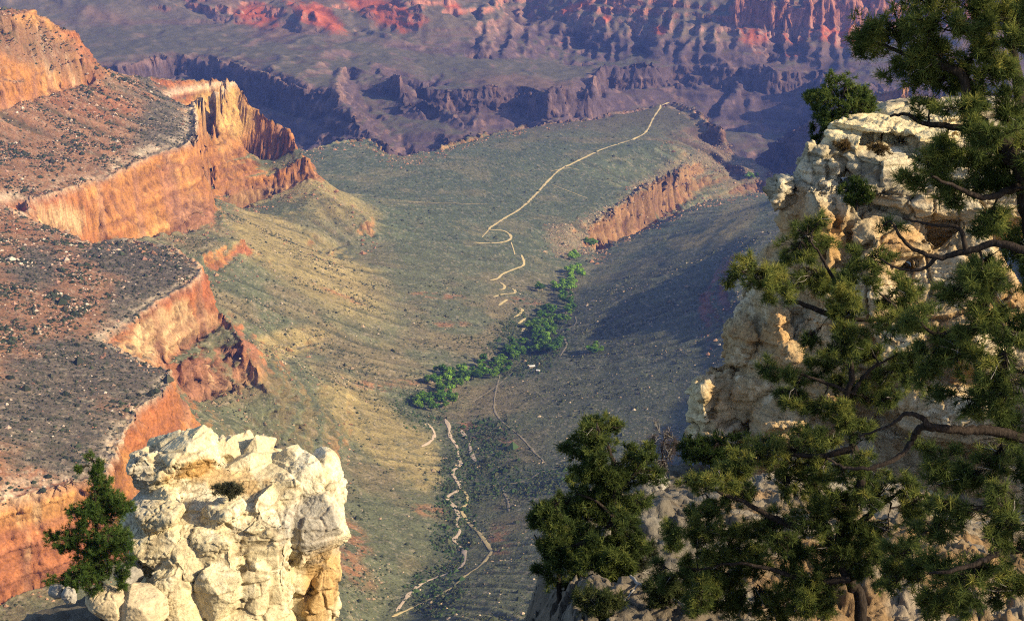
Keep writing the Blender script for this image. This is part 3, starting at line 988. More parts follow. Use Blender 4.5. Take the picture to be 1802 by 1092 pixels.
def remeshed(bm, voxel):
    me = bpy.data.meshes.new('tmp'); bm.to_mesh(me); bm.free()
    o = bpy.data.objects.new('tmp', me); COL.objects.link(o)
    md = o.modifiers.new('r', 'REMESH'); md.mode = 'VOXEL'; md.voxel_size = voxel; md.adaptivity = 0
    dg = bpy.context.evaluated_depsgraph_get()
    m2 = bpy.data.meshes.new_from_object(o.evaluated_get(dg))
    bpy.data.objects.remove(o); bpy.data.meshes.remove(me)
    return m2


def mesh_arrays(me):
    v = np.empty(len(me.vertices) * 3, np.float32); me.vertices.foreach_get('co', v)
    n = np.empty(len(me.vertices) * 3, np.float32); me.vertices.foreach_get('normal', n)
    return v.reshape(-1, 3).astype(float), n.reshape(-1, 3).astype(float)


def set_co(me, v):
    me.vertices.foreach_set('co', np.ascontiguousarray(v, np.float32).ravel()); me.update()


def craggy(me, big=1.2, small=.38, seed=0, bed=1.5, k=1.0, crack=.2, calm=None, ledge=0, rubbly=None):
    """breaks a rock along joints and beds and roughens it"""
    v, n = mesh_arrays(me)
    act1 = sstep(-.25, .3, fbm3(*(v / (big * 2.2)).T, 2, seed + 11))
    if calm is not None:
        act1 = act1 * (1 - calm(v))
    wv = v + .34 * big * np.stack([fbm3(*(v / big / 1.1).T, 3, seed + s) for s in (1, 2, 3)], 1)
    bz = (bed(v) if callable(bed) else np.full(len(v), bed))[:, None]
    bed = float(np.median(bz))
    gap, lev, lean = joints(wv * np.concatenate([np.ones((len(v), 2)), bz], 1) / big, seed + 20)
    d = k * big * (.10 * lev + .24 * lean) * sstep(0, .18, gap) * (.25 + .75 * act1)
    d -= k * big * crack * (1 - sstep(.0, .11, gap)) * act1
    d += k * big * .2 * fbm3(*(v / (big * 2.1)).T, 3, seed + 5)
    bedn = noise3(v[:, 0] / (big * 4), v[:, 1] / (big * 4), v[:, 2] * bed / (big * .42), seed + 6)
    d += k * big * .09 * (sstep(-.12, .12, bedn) - .5)
    if ledge:
        b2 = noise3(v[:, 0] / (big * 3), v[:, 1] / (big * 3), v[:, 2] / ledge, seed + 61) + .5 * noise3(v[:, 0] / big, v[:, 1] / big, v[:, 2] / ledge * 2.3, seed + 62)
        d += ledge * .55 * (sstep(-.13, .13, b2) - .5) * k
    set_co(me, v + n * d[:, None])
    v1, n1 = mesh_arrays(me)
    wv = v1 + .3 * small * np.stack([fbm3(*(v1 / small).T, 3, seed + s) for s in (4, 5, 6)], 1)
    gap2, lev2, lean2 = joints(wv * np.array([1, 1, bed]) / small, seed + 40)
    act = sstep(-.35, .2, fbm3(*(v1 / (big * 1.3)).T, 3, seed + 7))
    if calm is not None:
        act = act * (1 - .85 * calm(v1))
    d = k * small * act * ((.12 * lev2 + .25 * lean2) * sstep(0, .2, gap2) - .16 * (1 - sstep(0, .12, gap2)))
    d += k * small * .2 * fbm3(*(v1 / (small * .8)).T, 4, seed + 8, .68) + .008 * fbm3(*(v1 / .09).T, 3, seed + 9)
    if rubbly is not None:
        rb = rubbly(v1)
        w3 = v1 + .08 * np.stack([fbm3(*(v1 / .3).T, 2, seed + s) for s in (21, 22, 23)], 1)
        g3, l3, e3 = joints(w3 / .24, seed + 70)
        g4, l4, e4 = joints(w3 / .11, seed + 80)
        d += rb * (.05 * l3 + .10 * e3 - .05 * (1 - sstep(0, .12, g3)) + .022 * l4 + .04 * e4)
    v2 = v1 + n1 * d[:, None]
    set_co(me, v2)
    return v2, np.where(act1 > .3, gap, 1), gap2, lev, act


def rock_mat(name, bump=.75, scale=1.0):
    m = NT(name)
    c = m.attr('cover')
    n1 = m.noise(m.pos(1), 7 * scale, 6, .68)
    n2 = m.noise(m.pos(1), 38 * scale, 4, .6)
    n3 = m.voro(m.pos(1), 16 * scale, 'DISTANCE_TO_EDGE')
    c = m.mixc(.7, c, m.ramp(n1, [(.28, .55), (.5, 1.0), (.72, 1.22)]), 'MULTIPLY')
    c = m.mixc(.35, c, m.ramp(n2, [(.3, .5), (.6, 1.15)]), 'MULTIPLY')
    c = m.mixc(.35, c, m.ramp(n3, [(0, .55), (.06, 1.0)]), 'MULTIPLY')
    b = m.bump(n1, bump, .09 / scale)
    b = m.bump(n2, bump * .8, .025 / scale, b)
    b = m.bump(m.ramp(n3, [(0, 0), (.08, 1)]), bump * .5, .03 / scale, b)
    return m.finish(c, .93, b, .08)


mat_lime = rock_mat('pale_limestone')
mat_boulder = rock_mat('boulder_limestone', .5, 1.3)


def setcol(me, c, mat):
    at = me.attributes.new('cover', 'FLOAT_COLOR', 'POINT')
    c = np.concatenate([np.clip(c, .01, .95), np.ones((len(c), 1))], 1).astype(np.float32)
    at.data.foreach_set('color', c.ravel())
    me.materials.clear(); me.materials.append(mat)
    me.polygons.foreach_set('use_smooth', np.ones(len(me.polygons), bool))


def px_blocks(bm, blocks, rng, k=1.0):
    """block: (u0, v0, u1, v1, distance, depth in m, tilt, lean)"""
    for bl in blocks:
        u0, v0, u1, v1, R, dep, *rest = bl
        tilt = rest[0] if rest else 0.0
        lean = rest[1] if len(rest) > 1 else 0.0
        pw = rest[2] if len(rest) > 2 else 7
        R, dep = R * k, dep * k
        c = at_r((u0 + u1) / 2, (v0 + v1) / 2, R)
        s = np.linalg.norm(c) / FPX
        hull(bm, c, ((u1 - u0) / 2 * s * 1.08, dep / 2, (v1 - v0) / 2 * s * 1.12), (rad(lean), rad(tilt), rng.uniform(-.3, .3)), rng=rng, n=22 if pw > 5 else 40, power=pw)


# --- the sunlit white pinnacle
rng = np.random.default_rng(21)
bm = bmesh.new()
px_blocks(bm, [
    (262, 880, 500, 1130, 75.5, 6.0, 0, 0), (236, 838, 330, 970, 76, 4.4, 0, 0), (242, 960, 305, 1080, 75.4, 4, 0, 0), (250, 830, 480, 960, 76.5, 5.0, -4, -12), (300, 800, 470, 900, 78, 4.5, -6, -16),
    (300, 818, 540, 940, 77.6, 5.0, 3, -6), (252, 806, 400, 880, 77.2, 4.0, -12, 0), (470, 800, 575, 960, 77.4, 4.2, 16, 0, 2.6), (500, 860, 594, 1010, 76.8, 3.6, 4, 0, 2.4), (246, 776, 372, 856, 76.5, 3.0, -22, 0), (304, 760, 362, 808, 77.2, 2.2, -10, 0), (240, 786, 300, 862, 76.2, 2.6, -35, 0),
    (386, 764, 448, 812, 78.5, 2.4, 10, 0), (366, 770, 400, 810, 78.3, 2.0, 0, 0), (430, 760, 470, 840, 78.5, 2.4, 30, 0),
    (464, 792, 535, 900, 77.6, 3.0, 12, -5, 3), (470, 850, 530, 980, 76.8, 3.5, 8, 0), (535, 800, 588, 885, 77.2, 2.6, 28, 0), (560, 840, 596, 920, 76.8, 2.4, 10, 0),
    (488, 872, 600, 976, 75.8, 3.6, -10, 0), (470, 930, 560, 1120, 77, 3.4, 4, 0), (548, 930, 592, 1120, 76.6, 2.2, 3, 0), (540, 1010, 585, 1120, 75.8, 2.0, 0, 0),
    (245, 885, 330, 925, 73.8, 2.4, -5), (238, 920, 320, 1000, 73.6, 2.4, 4), (234, 930, 275, 1010, 74.2, 1.8, 0),
    (282, 940, 372, 1010, 73.0, 2.2, 8), (276, 1000, 352, 1110, 72.2, 2.2, -4), (345, 930, 420, 1010, 73.0, 2.0, 10), (345, 995, 425, 1110, 72.3, 2.2, 6),
    (395, 895, 470, 990, 73.8, 2.6, 10), (405, 975, 480, 1110, 73.2, 2.6, 8), (335, 880, 430, 940, 74.0, 2.2, -6),
    (360, 1060, 500, 1160, 72.6, 3, 0), (230, 1050, 330, 1160, 72.8, 3, 0), (455, 1000, 520, 1140, 74.2, 2.5, 5), (440, 860, 510, 1010, 74.6, 3, 6)], rng)
me = remeshed(bm, .042)


def calm_top(v):
    a, b = pix(*v.T)
    m = np.maximum(gauss(a, b, 500, 830, 70, 80), np.maximum(gauss(a, b, 400, 860, 90, 40), gauss(a, b, 470, 1000, 40, 100)))
    return np.clip(np.maximum(m, gauss(a, b, 550, 920, 55, 55)) * .55, 0, 1)


pv_, gap, gap2, idv, act = craggy(me, 1.5, .34, 3, 1.3, .72, .12, calm_top, .0)
u_, v_ = pix(*pv_.T)
nb = fbm3(*(pv_ / 1.6).T, 4, 81); nf = fbm3(*(pv_ / .35).T, 3, 82)
c = np.tile(np.array([[.60, .515, .335]]), (len(pv_), 1))
c = lerp3(c, (.68, .62, .46), sstep(-.05, .4, nb + .3 * nf))
c = lerp3(c, (.52, .30, .10), np.maximum(gauss(u_, v_, 340, 828, 55, 13, -22, wob=nb + nf * .4), gauss(u_, v_, 400, 845, 60, 22, 0, wob=nb * 1.2 + nf * .6) * .6) * .85)
c = lerp3(c, (.50, .31, .12), gauss(u_, v_, 568, 1020, 40, 90, 6, wob=nb * .5) * .8)
c = lerp3(c, (.50, .36, .18), sstep(.2, .5, nb - .3 * nf) * .5 * sstep(860, 1000, v_))
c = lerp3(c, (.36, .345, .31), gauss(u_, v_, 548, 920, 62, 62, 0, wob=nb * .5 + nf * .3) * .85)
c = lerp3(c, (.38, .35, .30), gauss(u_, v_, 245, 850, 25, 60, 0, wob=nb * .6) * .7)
c = lerp3(c, (.20, .15, .10), (1 - sstep(.0, .09, gap)) * .55)
c = lerp3(c, (.30, .22, .13), (1 - sstep(0, .08, gap2)) * .4 * act)
pit = sstep(.28, .5, fbm3(*(pv_ / .16).T, 3, 91) + .25 * nb)
c = lerp3(c, (.30, .235, .14), pit * .55)
c *= (1 + .26 * nf)[:, None]
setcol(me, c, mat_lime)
pinnacle = put('limestone_pinnacle', me)
tag(pinnacle, 'cream white fractured limestone pinnacle in full sun with a grey overhanging lump', 'rock outcrop')

# --- boulders at its foot
BOULD = [(190, 1062, 71.0, 36, 32, 'smooth tan boulder half out of the frame, beside the foot of the white pinnacle'), (250, 1066, 71.0, 46, 40, 'big rounded cream boulder leaning on the left foot of the white pinnacle'),
         (100, 1040, 70.5, 17, 14, 'small grey boulder left of the lone pine, outermost at the corner'), (122, 1048, 70.0, 12, 16, 'upright grey stone between the outer grey boulder and the lone pine'), (228, 1010, 73, 26, 22, 'grey shaded boulder behind the lone pine, touching the pinnacle')]
for i, (u, v, R, ru, rv, lab) in enumerate(BOULD):
    bm = bmesh.new()
    c0 = at_r(u, v, R); s = np.linalg.norm(c0) / FPX
    hull(bm, (0, 0, 0), (ru * s, ru * s * .9, rv * s), (0, .2, i), n=60, power=2.3, rng=rng, jit=.08)
    me = remeshed(bm, .035)
    p_, gap, gap2, idv, act = craggy(me, .8, .3, 50 + i, 1.2, .35, .12)
    nf = fbm3(*(p_ / .3).T, 3, 83 + i)
    c = np.tile(np.array([[.52, .43, .29]] if i < 2 else [[.33, .31, .28]]), (len(p_), 1)) * (1 + .3 * nf)[:, None]
    setcol(me, c, mat_boulder)
    o = put('boulder', me); o.location = c0
    tag(o, lab, 'boulder', 'boulders at the foot of the white pinnacle')

# --- the shaded outcrop on the right
rng = np.random.default_rng(33)
bm = bmesh.new()
px_blocks(bm, [
    (1462, 206, 1600, 262, 63, 5, -3, -12), (1560, 183, 1720, 250, 66, 5, 2, -10), (1640, 195, 1860, 300, 67, 6, 3), (1580, 215, 1680, 262, 62, 3, 4),
    (1448, 232, 1520, 300, 61.5, 3, 0), (1405, 254, 1438, 350, 60.5, 1.6, 0), (1436, 254, 1480, 330, 60.8, 2.0, 0), (1352, 307, 1392, 360, 60, 1.6, 3), (1380, 320, 1440, 420, 60.2, 2.2, 0),
    (1470, 255, 1600, 320, 61, 3.5, 0), (1500, 300, 1700, 380, 60.5, 4, 0), (1560, 250, 1860, 420, 63, 6, 0),
    (1425, 330, 1475, 470, 59.5, 2.0, 2), (1460, 350, 1505, 480, 59.2, 2.0, -2), (1500, 370, 1620, 470, 59.6, 3, 0), (1395, 400, 1500, 560, 60, 3, 0), (1340, 410, 1420, 560, 60.2, 3, 8),
    (1300, 500, 1420, 720, 59.5, 3.5, 8), (1262, 600, 1380, 800, 59, 3.4, 12), (1400, 480, 1640, 800, 59.5, 5, 0), (1560, 420, 1860, 800, 60, 6, 0),
    (1214, 672, 1262, 790, 57.5, 2.0, -4), (1240, 664, 1310, 790, 57.8, 2.4, 6), (1225, 740, 1300, 800, 57.2, 2.2, 0),
    (1290, 760, 1500, 960, 58, 4, 0), (1460, 760, 1900, 1000, 58, 5, 0), (1330, 700, 1420, 820, 57, 2.6, 6), (1420, 620, 1520, 720, 57, 2.6, 0), (1540, 560, 1640, 660, 57, 2.6, 0), (1600, 680, 1760, 800, 56.5, 3, 0),
    (1660, 560, 1760, 640, 57, 2.5, 0), (1420, 330, 1460, 520, 58.8, 1.8, 3), (1462, 380, 1500, 560, 58.4, 1.8, -3), (1505, 420, 1560, 600, 58.6, 2.2, 2), (1330, 540, 1380, 760, 58.2, 2.2, 6), (1385, 560, 1440, 780, 57.8, 2.4, 3), (1280, 560, 1330, 640, 58.6, 2, 10), (1350, 600, 1420, 680, 57.6, 2, 6)], rng, .667)
me = remeshed(bm, .036)
pv_, gap, gap2, idv, act = craggy(me, 1.0, .24, 13, lambda v: mix(1.7, .6, sstep(325, 345, pix(*v.T)[1]) * (1 - sstep(620, 700, pix(*v.T)[1]))), .85, .2, None, .10, lambda v: .12 + .28 * sstep(450, 560, pix(*v.T)[1]))
u_, v_ = pix(*pv_.T)
nb = fbm3(*(pv_ / 1.).T, 4, 84); nf = fbm3(*(pv_ / .2).T, 3, 85); nbed = fbm3(pv_[:, 0] / 3, pv_[:, 1] / 3, pv_[:, 2] / .24, 3, 86)
c = np.tile(np.array([[.46, .42, .34]]), (len(pv_), 1))
c = lerp3(c, (.56, .535, .47), sstep(.0, .4, nb + .5 * nbed))
c = lerp3(c, (.22, .19, .16), sstep(.15, .4, nbed - .4 * nb) * .55)
c = lerp3(c, (.68, .60, .42), gauss(u_, v_, 1560, 225, 160, 38, 0, wob=nb * .3))
low = sstep(330, 450, v_ + 90 * nb)
c = lerp3(c, (.48, .37, .235), low * .92)
c = lerp3(c, (.42, .265, .135), low * sstep(.08, .45, nb + .3 * nf) * .8)
c = lerp3(c, (.60, .53, .42), low * sstep(.05, .3, -nb + .5 * nf) * .8)
c = lerp3(c, (.46, .30, .14), gauss(u_, v_, 1455, 420, 45, 60, 0, wob=nb * .4) * .8)
c = lerp3(c, (.66, .58, .40), gauss(u_, v_, 1222, 725, 22, 60, 0, wob=nb * .3) * .8)
c = lerp3(c, (.10, .08, .065), (1 - sstep(.0, .09, gap)) * .5)
c = lerp3(c, (.20, .15, .10), (1 - sstep(0, .08, gap2)) * .4 * act)
c *= (1 + .28 * nf)[:, None] * np.array([1.02, .97, .84])
setcol(me, c, mat_lime)
outcrop = put('limestone_outcrop', me)
tag(outcrop, 'tall shaded limestone cliff on the right with a sunlit cream top, behind the pines', 'rock outcrop')

# --- grey rocks between the lower pines
bm = bmesh.new()
px_blocks(bm, [(1100, 826, 1170, 900, 46, 2.2, 8), (1120, 880, 1230, 1000, 44, 3, 4), (1190, 900, 1330, 1080, 43, 3.5, 0), (1000, 905, 1030, 935, 40, 1.2, 0), (1060, 960, 1150, 1090, 38, 2.5, 6),
               (1130, 980, 1260, 1120, 39, 3, 0), (990, 1030, 1080, 1130, 34, 2, 8), (1230, 860, 1330, 960, 46, 3, 0)], rng, .667)
me = remeshed(bm, .032)
pv_, gap, gap2, idv, act = craggy(me, .55, .18, 23, 1.3, 1.0, .18)
nb = fbm3(*(pv_ / 1.1).T, 4, 87); nf = fbm3(*(pv_ / .25).T, 3, 88)
c = np.tile(np.array([[.27, .255, .225]]), (len(pv_), 1))
c = lerp3(c, (.40, .38, .335), sstep(0, .4, nb + .4 * nf))
c = lerp3(c, (.34, .25, .16), sstep(.1, .4, -nb) * .7)
c = lerp3(c, (.12, .10, .085), (1 - sstep(.0, .09, gap)) * .5)
c *= (1 + .28 * nf)[:, None]
setcol(me, c, mat_lime)
o = put('rock_ledge', me)
tag(o, 'broken grey limestone ledge between the low pines at the bottom of the slope', 'rock ledge')
# ================================================================ TREES
def foliage_mat(name, trans=.35):
    m = NT(name)
    c = m.attr('cover')
    m.t.nodes.remove(m.b)
    d = m.n('ShaderNodeBsdfDiffuse'); t = m.n('ShaderNodeBsdfTranslucent'); x = m.n('ShaderNodeMixShader')
    m.l(c, d.inputs[0]); m.l(c, t.inputs[0]); x.inputs[0].default_value = trans
    m.l(d.outputs[0], x.inputs[1]); m.l(t.outputs[0], x.inputs[2]); m.l(x.outputs[0], m.out.inputs[0])
    return m.m


mat_needle = foliage_mat('needles', .42)
_m = NT('bark')
_n = _m.noise(_m.pos(60, 60, 14), 1, 5, .65)
mat_bark = _m.finish(_m.ramp(_n, [(.3, (.012, .010, .009)), (.6, (.040, .031, .026)), (.85, (.12, .10, .09))]), .95, _m.bump(_n, .8, .01), .05)
_m = NT('dead_wood')
_n = _m.noise(_m.pos(80, 80, 20), 1, 4, .6)
mat_dead = _m.finish(_m.ramp(_n, [(.3, (.12, .11, .10)), (.7, (.36, .34, .31))]), .9, None, .05)


def spline(p, n=6):
    p = np.asarray(p, float)
    q = np.concatenate([[2 * p[0] - p[1]], p, [2 * p[-1] - p[-2]]])
    out = []
    for i in range(1, len(q) - 2):
        for t in np.arange(n) / n:
            a, b, c, d = q[i - 1], q[i], q[i + 1], q[i + 2]
            out.append(.5 * (2 * b + (c - a) * t + (2 * a - 5 * b + 4 * c - d) * t * t + (3 * b - a - 3 * c + d) * t ** 3))
    out.append(p[-1])
    return np.array(out)


class Tree:
    def __init__(self, seed, needle=.06, width=.006, nn=26, greens=None, extra=3):
        self.extra = extra
        self.rng = np.random.default_rng(seed)
        self.wood_v, self.wood_f, self.nv = [], [], 0
        self.dead_v, self.dead_f, self.dnv = [], [], 0
        self.nodes, self.nrad = [], []
        self.tp, self.td, self.tc = [], [], []
        self.needle, self.width, self.nn = needle, width, nn
        self.greens = greens or [(.030, .050, .018), (.050, .075, .022), (.085, .105, .028)]

    def tube(self, p, r0, r1, sides=6, dead=False, keep=True):
        p = np.asarray(p, float); n = len(p)
        t = np.gradient(p, axis=0); t /= np.linalg.norm(t, axis=1)[:, None] + 1e-9
        ref = np.where(np.abs(t[:, 2:3]) > .9, np.array([[1., 0, 0]]), np.array([[0, 0, 1.]]))
        a = np.cross(t, ref); a /= np.linalg.norm(a, axis=1)[:, None] + 1e-9
        b = np.cross(t, a)
        r = np.linspace(r0, r1, n)
        ang = np.arange(sides) * 2 * np.pi / sides
        ring = p[:, None] + r[:, None, None] * (np.cos(ang)[None, :, None] * a[:, None] + np.sin(ang)[None, :, None] * b[:, None])
        if r0 > .03:
            ring += self.rng.normal(0, .06, (n, sides, 1)) * r[:, None, None] * (np.cos(ang)[None, :, None] * a[:, None] + np.sin(ang)[None, :, None] * b[:, None])
        i = np.arange((n - 1) * sides); k, s = np.divmod(i, sides)
        s2 = (s + 1) % sides
        f = np.stack([k * sides + s, k * sides + s2, (k + 1) * sides + s2, (k + 1) * sides + s], 1)
        if dead:
            self.dead_v.append(ring.reshape(-1, 3)); self.dead_f.append(f + self.dnv); self.dnv += n * sides
        else:
            self.wood_v.append(ring.reshape(-1, 3)); self.wood_f.append(f + self.nv); self.nv += n * sides
        if keep:
            self.nodes.append(p); self.nrad.append(r)

    def limb(self, pts, r0, r1, wob=.03, sides=8, R=None, dead=False):
        a = np.array([(q[0], q[1], q[2] if len(q) > 2 else R) for q in pts], float)
        p = spline(at_r(a[:, 0], a[:, 1], a[:, 2]), 6)
        L = np.linalg.norm(p[-1] - p[0])
        p[1:-1] += self.rng.normal(0, wob * .12, (len(p) - 2, 3)) * L ** .5
        self.tube(p, r0, r1, sides, dead=dead, keep=not dead)
        return p

    def curve(self, a, b, n=6, sag=.08, wob=.06):
        t = np.linspace(0, 1, n)[:, None]
        L = np.linalg.norm(b - a)
        p = a + (b - a) * t
        p[:, 2] += -np.sin(t[:, 0] * np.pi) * sag * L
        p[1:-1] += self.rng.normal(0, wob * L / 2.5, (n - 2, 3))
        return p

    def nearest(self, c):
        P_ = np.concatenate(self.nodes); Rr = np.concatenate(self.nrad)
        d = np.linalg.norm(P_ - c, axis=1)
        i = np.argmin(d)
        return P_[i], Rr[i], d[i]

    def cluster(self, u, v, ru, rv, R, n=40, tufts=3, light=0.0, depth=.9, bare=.0, more=True):
        rng = self.rng
        if more:
            self.cluster(u, v, ru * 1.25, rv * 1.25, R, n * .8, tufts - 1, light, depth, bare, False)
            for q in range(self.extra):
                if rng.random() < .85:
                    self.cluster(u + rng.uniform(-1.3, 1.3) * ru, v + rng.uniform(-1.2, 1.4) * rv, ru * .8, rv * .8, R + rng.uniform(-1, 1) * ru * R / FPX, n * .4, tufts - 1, light - .08, depth, bare, False)
            return
        c = at_r(u, v, R); s = np.linalg.norm(c) / FPX
        base, br, dist = self.nearest(c)
        sub = self.curve(base, c, 7, sag=-.03, wob=.10)
        self.tube(sub, min(br * .8, .008 + .012 * dist), .004 * (self.needle / .06), 5)
        n_ = max(3, int(n))
        e = rng.normal(size=(n_, 3)); e /= np.linalg.norm(e, axis=1)[:, None]
        e *= rng.uniform(.25, 1.0, (n_, 1)) ** .5
        # break the cluster into a few sprays so that gaps stay between them
        ks = max(2, n_ // 9)
        cen = rng.normal(size=(ks, 3)); cen /= np.linalg.norm(cen, axis=1)[:, None]; cen *= rng.uniform(.35, .95, (ks, 1))
        e = cen[rng.integers(0, ks, n_)] * .75 + e * .5
        ax = np.array([ru * s, max(ru, rv) * s * depth, rv * s])
        for q in e:
            tip = c + q * ax
            k = rng.integers(3, 7)
            st = sub[k]
            tw = self.curve(st, tip, 4, sag=rng.uniform(-.12, .1), wob=.10)
            dead = rng.random() < bare
            self.tube(tw, .0045 * (self.needle / .06), .0022 * (self.needle / .06), 3, dead=dead, keep=False)
            if dead:
                continue
            d = tw[-1] - tw[-2]; d /= np.linalg.norm(d) + 1e-9
            d = d * .6 + np.array([0, 0, .45]) + rng.normal(0, .25, 3); d /= np.linalg.norm(d)
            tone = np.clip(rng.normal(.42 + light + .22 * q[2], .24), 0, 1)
            for j in range(tufts):
                f = 1 - j * .16
                p0 = tip + (tw[-2] - tip) * (1 - f) * 1.5 + rng.normal(0, self.needle * .35, 3) * (j > 0)
                dd = d + rng.normal(0, .35, 3); dd /= np.linalg.norm(dd)
                self.tp.append(p0); self.td.append(dd); self.tc.append(np.clip(tone + rng.normal(0, .12) - .12 * j, 0, 1))

    def crown_mesh(self):
        p = np.array(self.tp); d = np.array(self.td); tc = np.array(self.tc)
        M, nn = len(p), self.nn
        rng = self.rng
        r = rng.normal(size=(M, nn, 3)); r /= np.linalg.norm(r, axis=2)[..., None]
        dr = d[:, None] * .55 + r * .85
        dr /= np.linalg.norm(dr, axis=2)[..., None]
        L = self.needle * rng.uniform(.65, 1.2, (M, nn, 1))
        b = p[:, None] + d[:, None] * rng.uniform(-.5, .25, (M, nn, 1)) * self.needle
        sidev = np.cross(dr, rng.normal(size=(M, nn, 3))); sidev /= np.linalg.norm(sidev, axis=2)[..., None] + 1e-9
        w_ = self.width * rng.uniform(.7, 1.2, (M, nn, 1))
        v = np.stack([b - sidev * w_ * .5, b + sidev * w_ * .5, b + dr * L + sidev * w_ * .2, b + dr * L - sidev * w_ * .2], 2).reshape(-1, 3)
        f = np.arange(M * nn * 4).reshape(-1, 4)
        g = np.array(self.greens)
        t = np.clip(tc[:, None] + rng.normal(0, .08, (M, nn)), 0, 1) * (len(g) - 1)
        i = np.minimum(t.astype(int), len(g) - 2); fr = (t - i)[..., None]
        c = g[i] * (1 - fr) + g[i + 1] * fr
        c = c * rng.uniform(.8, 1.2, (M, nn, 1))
        c = np.repeat(c.reshape(-1, 3), 4, 0)
        return v, f, c

    def build(self, name, label, cat, base, group=None, crown='crown', trunk='trunk'):
        root = thing(name, label, cat, base, group)
        base = np.asarray(base)
        me = mesh_np(trunk, np.concatenate(self.wood_v + self.dead_v) - base, np.concatenate(self.wood_f + [f + self.nv for f in self.dead_f]), mat_bark, parent=root).data
        if self.dead_v:
            me.materials.append(mat_dead)
            nf = sum(len(f) for f in self.wood_f)
            me.polygons.foreach_set('material_index', (np.arange(len(me.polygons)) >= nf).astype(np.int32))
        v, f, c = self.crown_mesh()
        mesh_np(crown, v - base, f, mat_needle, smooth=False, colors={'cover': c}, parent=root)
        return root


def rest(u, R, z=None):
    """where a trunk stands on the near ground"""
    p = at_r(u, 900, R)
    return np.array([p[0], p[1], float(near_ground(p[0], p[1])) - .05])


RIGHT = 'pines on the rocky slope at the right'
# --- the big pine at the right edge
T = Tree(101, .06, .0046, 34, [(.045, .066, .022), (.095, .125, .038), (.17, .195, .05), (.26, .25, .065)], 2)
b1 = rest(1868, 11.3)
vb_ = pix(*b1)
T.limb([(vb_[0], vb_[1]), (1866, 1074), (1858, 900), (1850, 770), (1838, 600), (1828, 450), (1802, 325), (1775, 260), (1748, 243), (1722, 214), (1707, 177), (1702, 127), (1725, 70), (1738, 20), (1745, -45)], .11, .015, R=11.3)
T.limb([(1707, 177), (1690, 130), (1660, 117), (1620, 106), (1585, 92), (1545, 76)], .035, .008, R=11.2)
T.limb([(1748, 243), (1713, 228), (1670, 222), (1627, 217), (1593, 201), (1566, 205)], .03, .007, R=11.2)
T.limb([(1798, 325), (1768, 338, 11.1), (1730, 348, 11), (1690, 332, 10.9), (1640, 310, 10.8)], .03, .008, R=11.3)
T.limb([(1775, 260), (1792, 180), (1786, 110), (1772, 40), (1762, -20)], .05, .012, R=11.5)
T.limb([(1828, 450), (1760, 428), (1700, 442), (1650, 452), (1600, 432), (1572, 398)], .03, .008, R=11.0)
T.limb([(1700, 442), (1688, 402), (1640, 396), (1588, 384)], .018, .006, R=11.0)
T.limb([(1650, 452), (1620, 475), (1575, 470), (1550, 455)], .014, .005, R=11.0)
T.limb([(1838, 600), (1750, 582), (1700, 577), (1650, 588), (1615, 565)], .035, .008, R=11.2)
T.limb([(1850, 780, 11.3), (1740, 758, 11.1), (1690, 757, 11), (1640, 752, 10.9), (1618, 752, 10.9), (1604, 776, 10.9), (1585, 800, 10.8), (1535, 822, 10.7), (1490, 822, 10.7), (1455, 806, 10.7)], .036, .008)
T.limb([(1640, 752), (1618, 733), (1592, 728), (1570, 745), (1512, 768)], .022, .007, R=10.85)
T.limb([(1858, 900, 11.3), (1804, 960, 11), (1762, 970, 10.8), (1720, 990, 10.7), (1670, 1005, 10.6), (1635, 1008, 10.6)], .035, .008)
for cl in [(1580, 40, 58, 42, .18), (1532, 82, 30, 26, .2), (1592, 112, 58, 32, .05), (1640, 28, 56, 40, .15), (1652, 92, 56, 36, .05), (1706, 18, 34, 28, .1), (1716, 78, 26, 44, .1), (1772, 36, 36, 46, .2), (1782, 112, 34, 40, .1), (1662, 142, 46, 22, 0),
           (1732, 152, 28, 34, .05), (1782, 192, 34, 42, .05), (1690, 190, 28, 20, 0), (1640, 188, 24, 14, 0), (1762, 240, 46, 32, .05), (1662, 252, 30, 16, -.05), (1702, 284, 48, 28, .05), (1642, 300, 44, 28, .12), (1602, 318, 38, 22, .1), (1772, 322, 38, 46, -.05),
           (1692, 342, 44, 28, .05), (1742, 382, 46, 28, 0), (1782, 442, 28, 56, -.1), (1742, 502, 54, 44, -.1), (1700, 472, 36, 28, 0), (1782, 580, 30, 56, -.25), (1732, 560, 46, 36, -.15), (1692, 622, 56, 44, -.15), (1762, 662, 46, 54, -.3), (1702, 702, 38, 28, -.25),
           (1782, 742, 28, 28, -.3), (1752, 822, 56, 44, -.2), (1692, 832, 46, 36, -.15), (1782, 902, 28, 54, -.3), (1702, 1012, 70, 44, -.1), (1772, 1042, 36, 36, -.2), (1622, 1052, 36, 28, 0), (1652, 852, 36, 28, -.05), (1650, 640, 30, 24, -.1), (1600, 560, 26, 20, 0), (1560, 395, 16, 10, 0),
           (1600, 965, 34, 26, -.05), (1660, 935, 40, 28, -.1), (1580, 1020, 34, 26, -.05), (1745, 955, 40, 30, -.15), (1652, 1000, 44, 28, -.1), (1700, 900, 36, 26, -.15), (1640, 790, 30, 16, -.05), (1820, 30, 40, 60, .1), (1830, 250, 40, 70, 0), (1830, 480, 30, 50, -.1), (1830, 820, 30, 60, -.2), (1700, -50, 90, 40, .1)]:
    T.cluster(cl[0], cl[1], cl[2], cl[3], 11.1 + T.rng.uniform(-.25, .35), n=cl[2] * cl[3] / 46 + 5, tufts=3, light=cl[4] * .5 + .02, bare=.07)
T.build('pine_tree', 'largest pine, running up the whole right edge with long dark limbs', 'tree', b1, RIGHT)

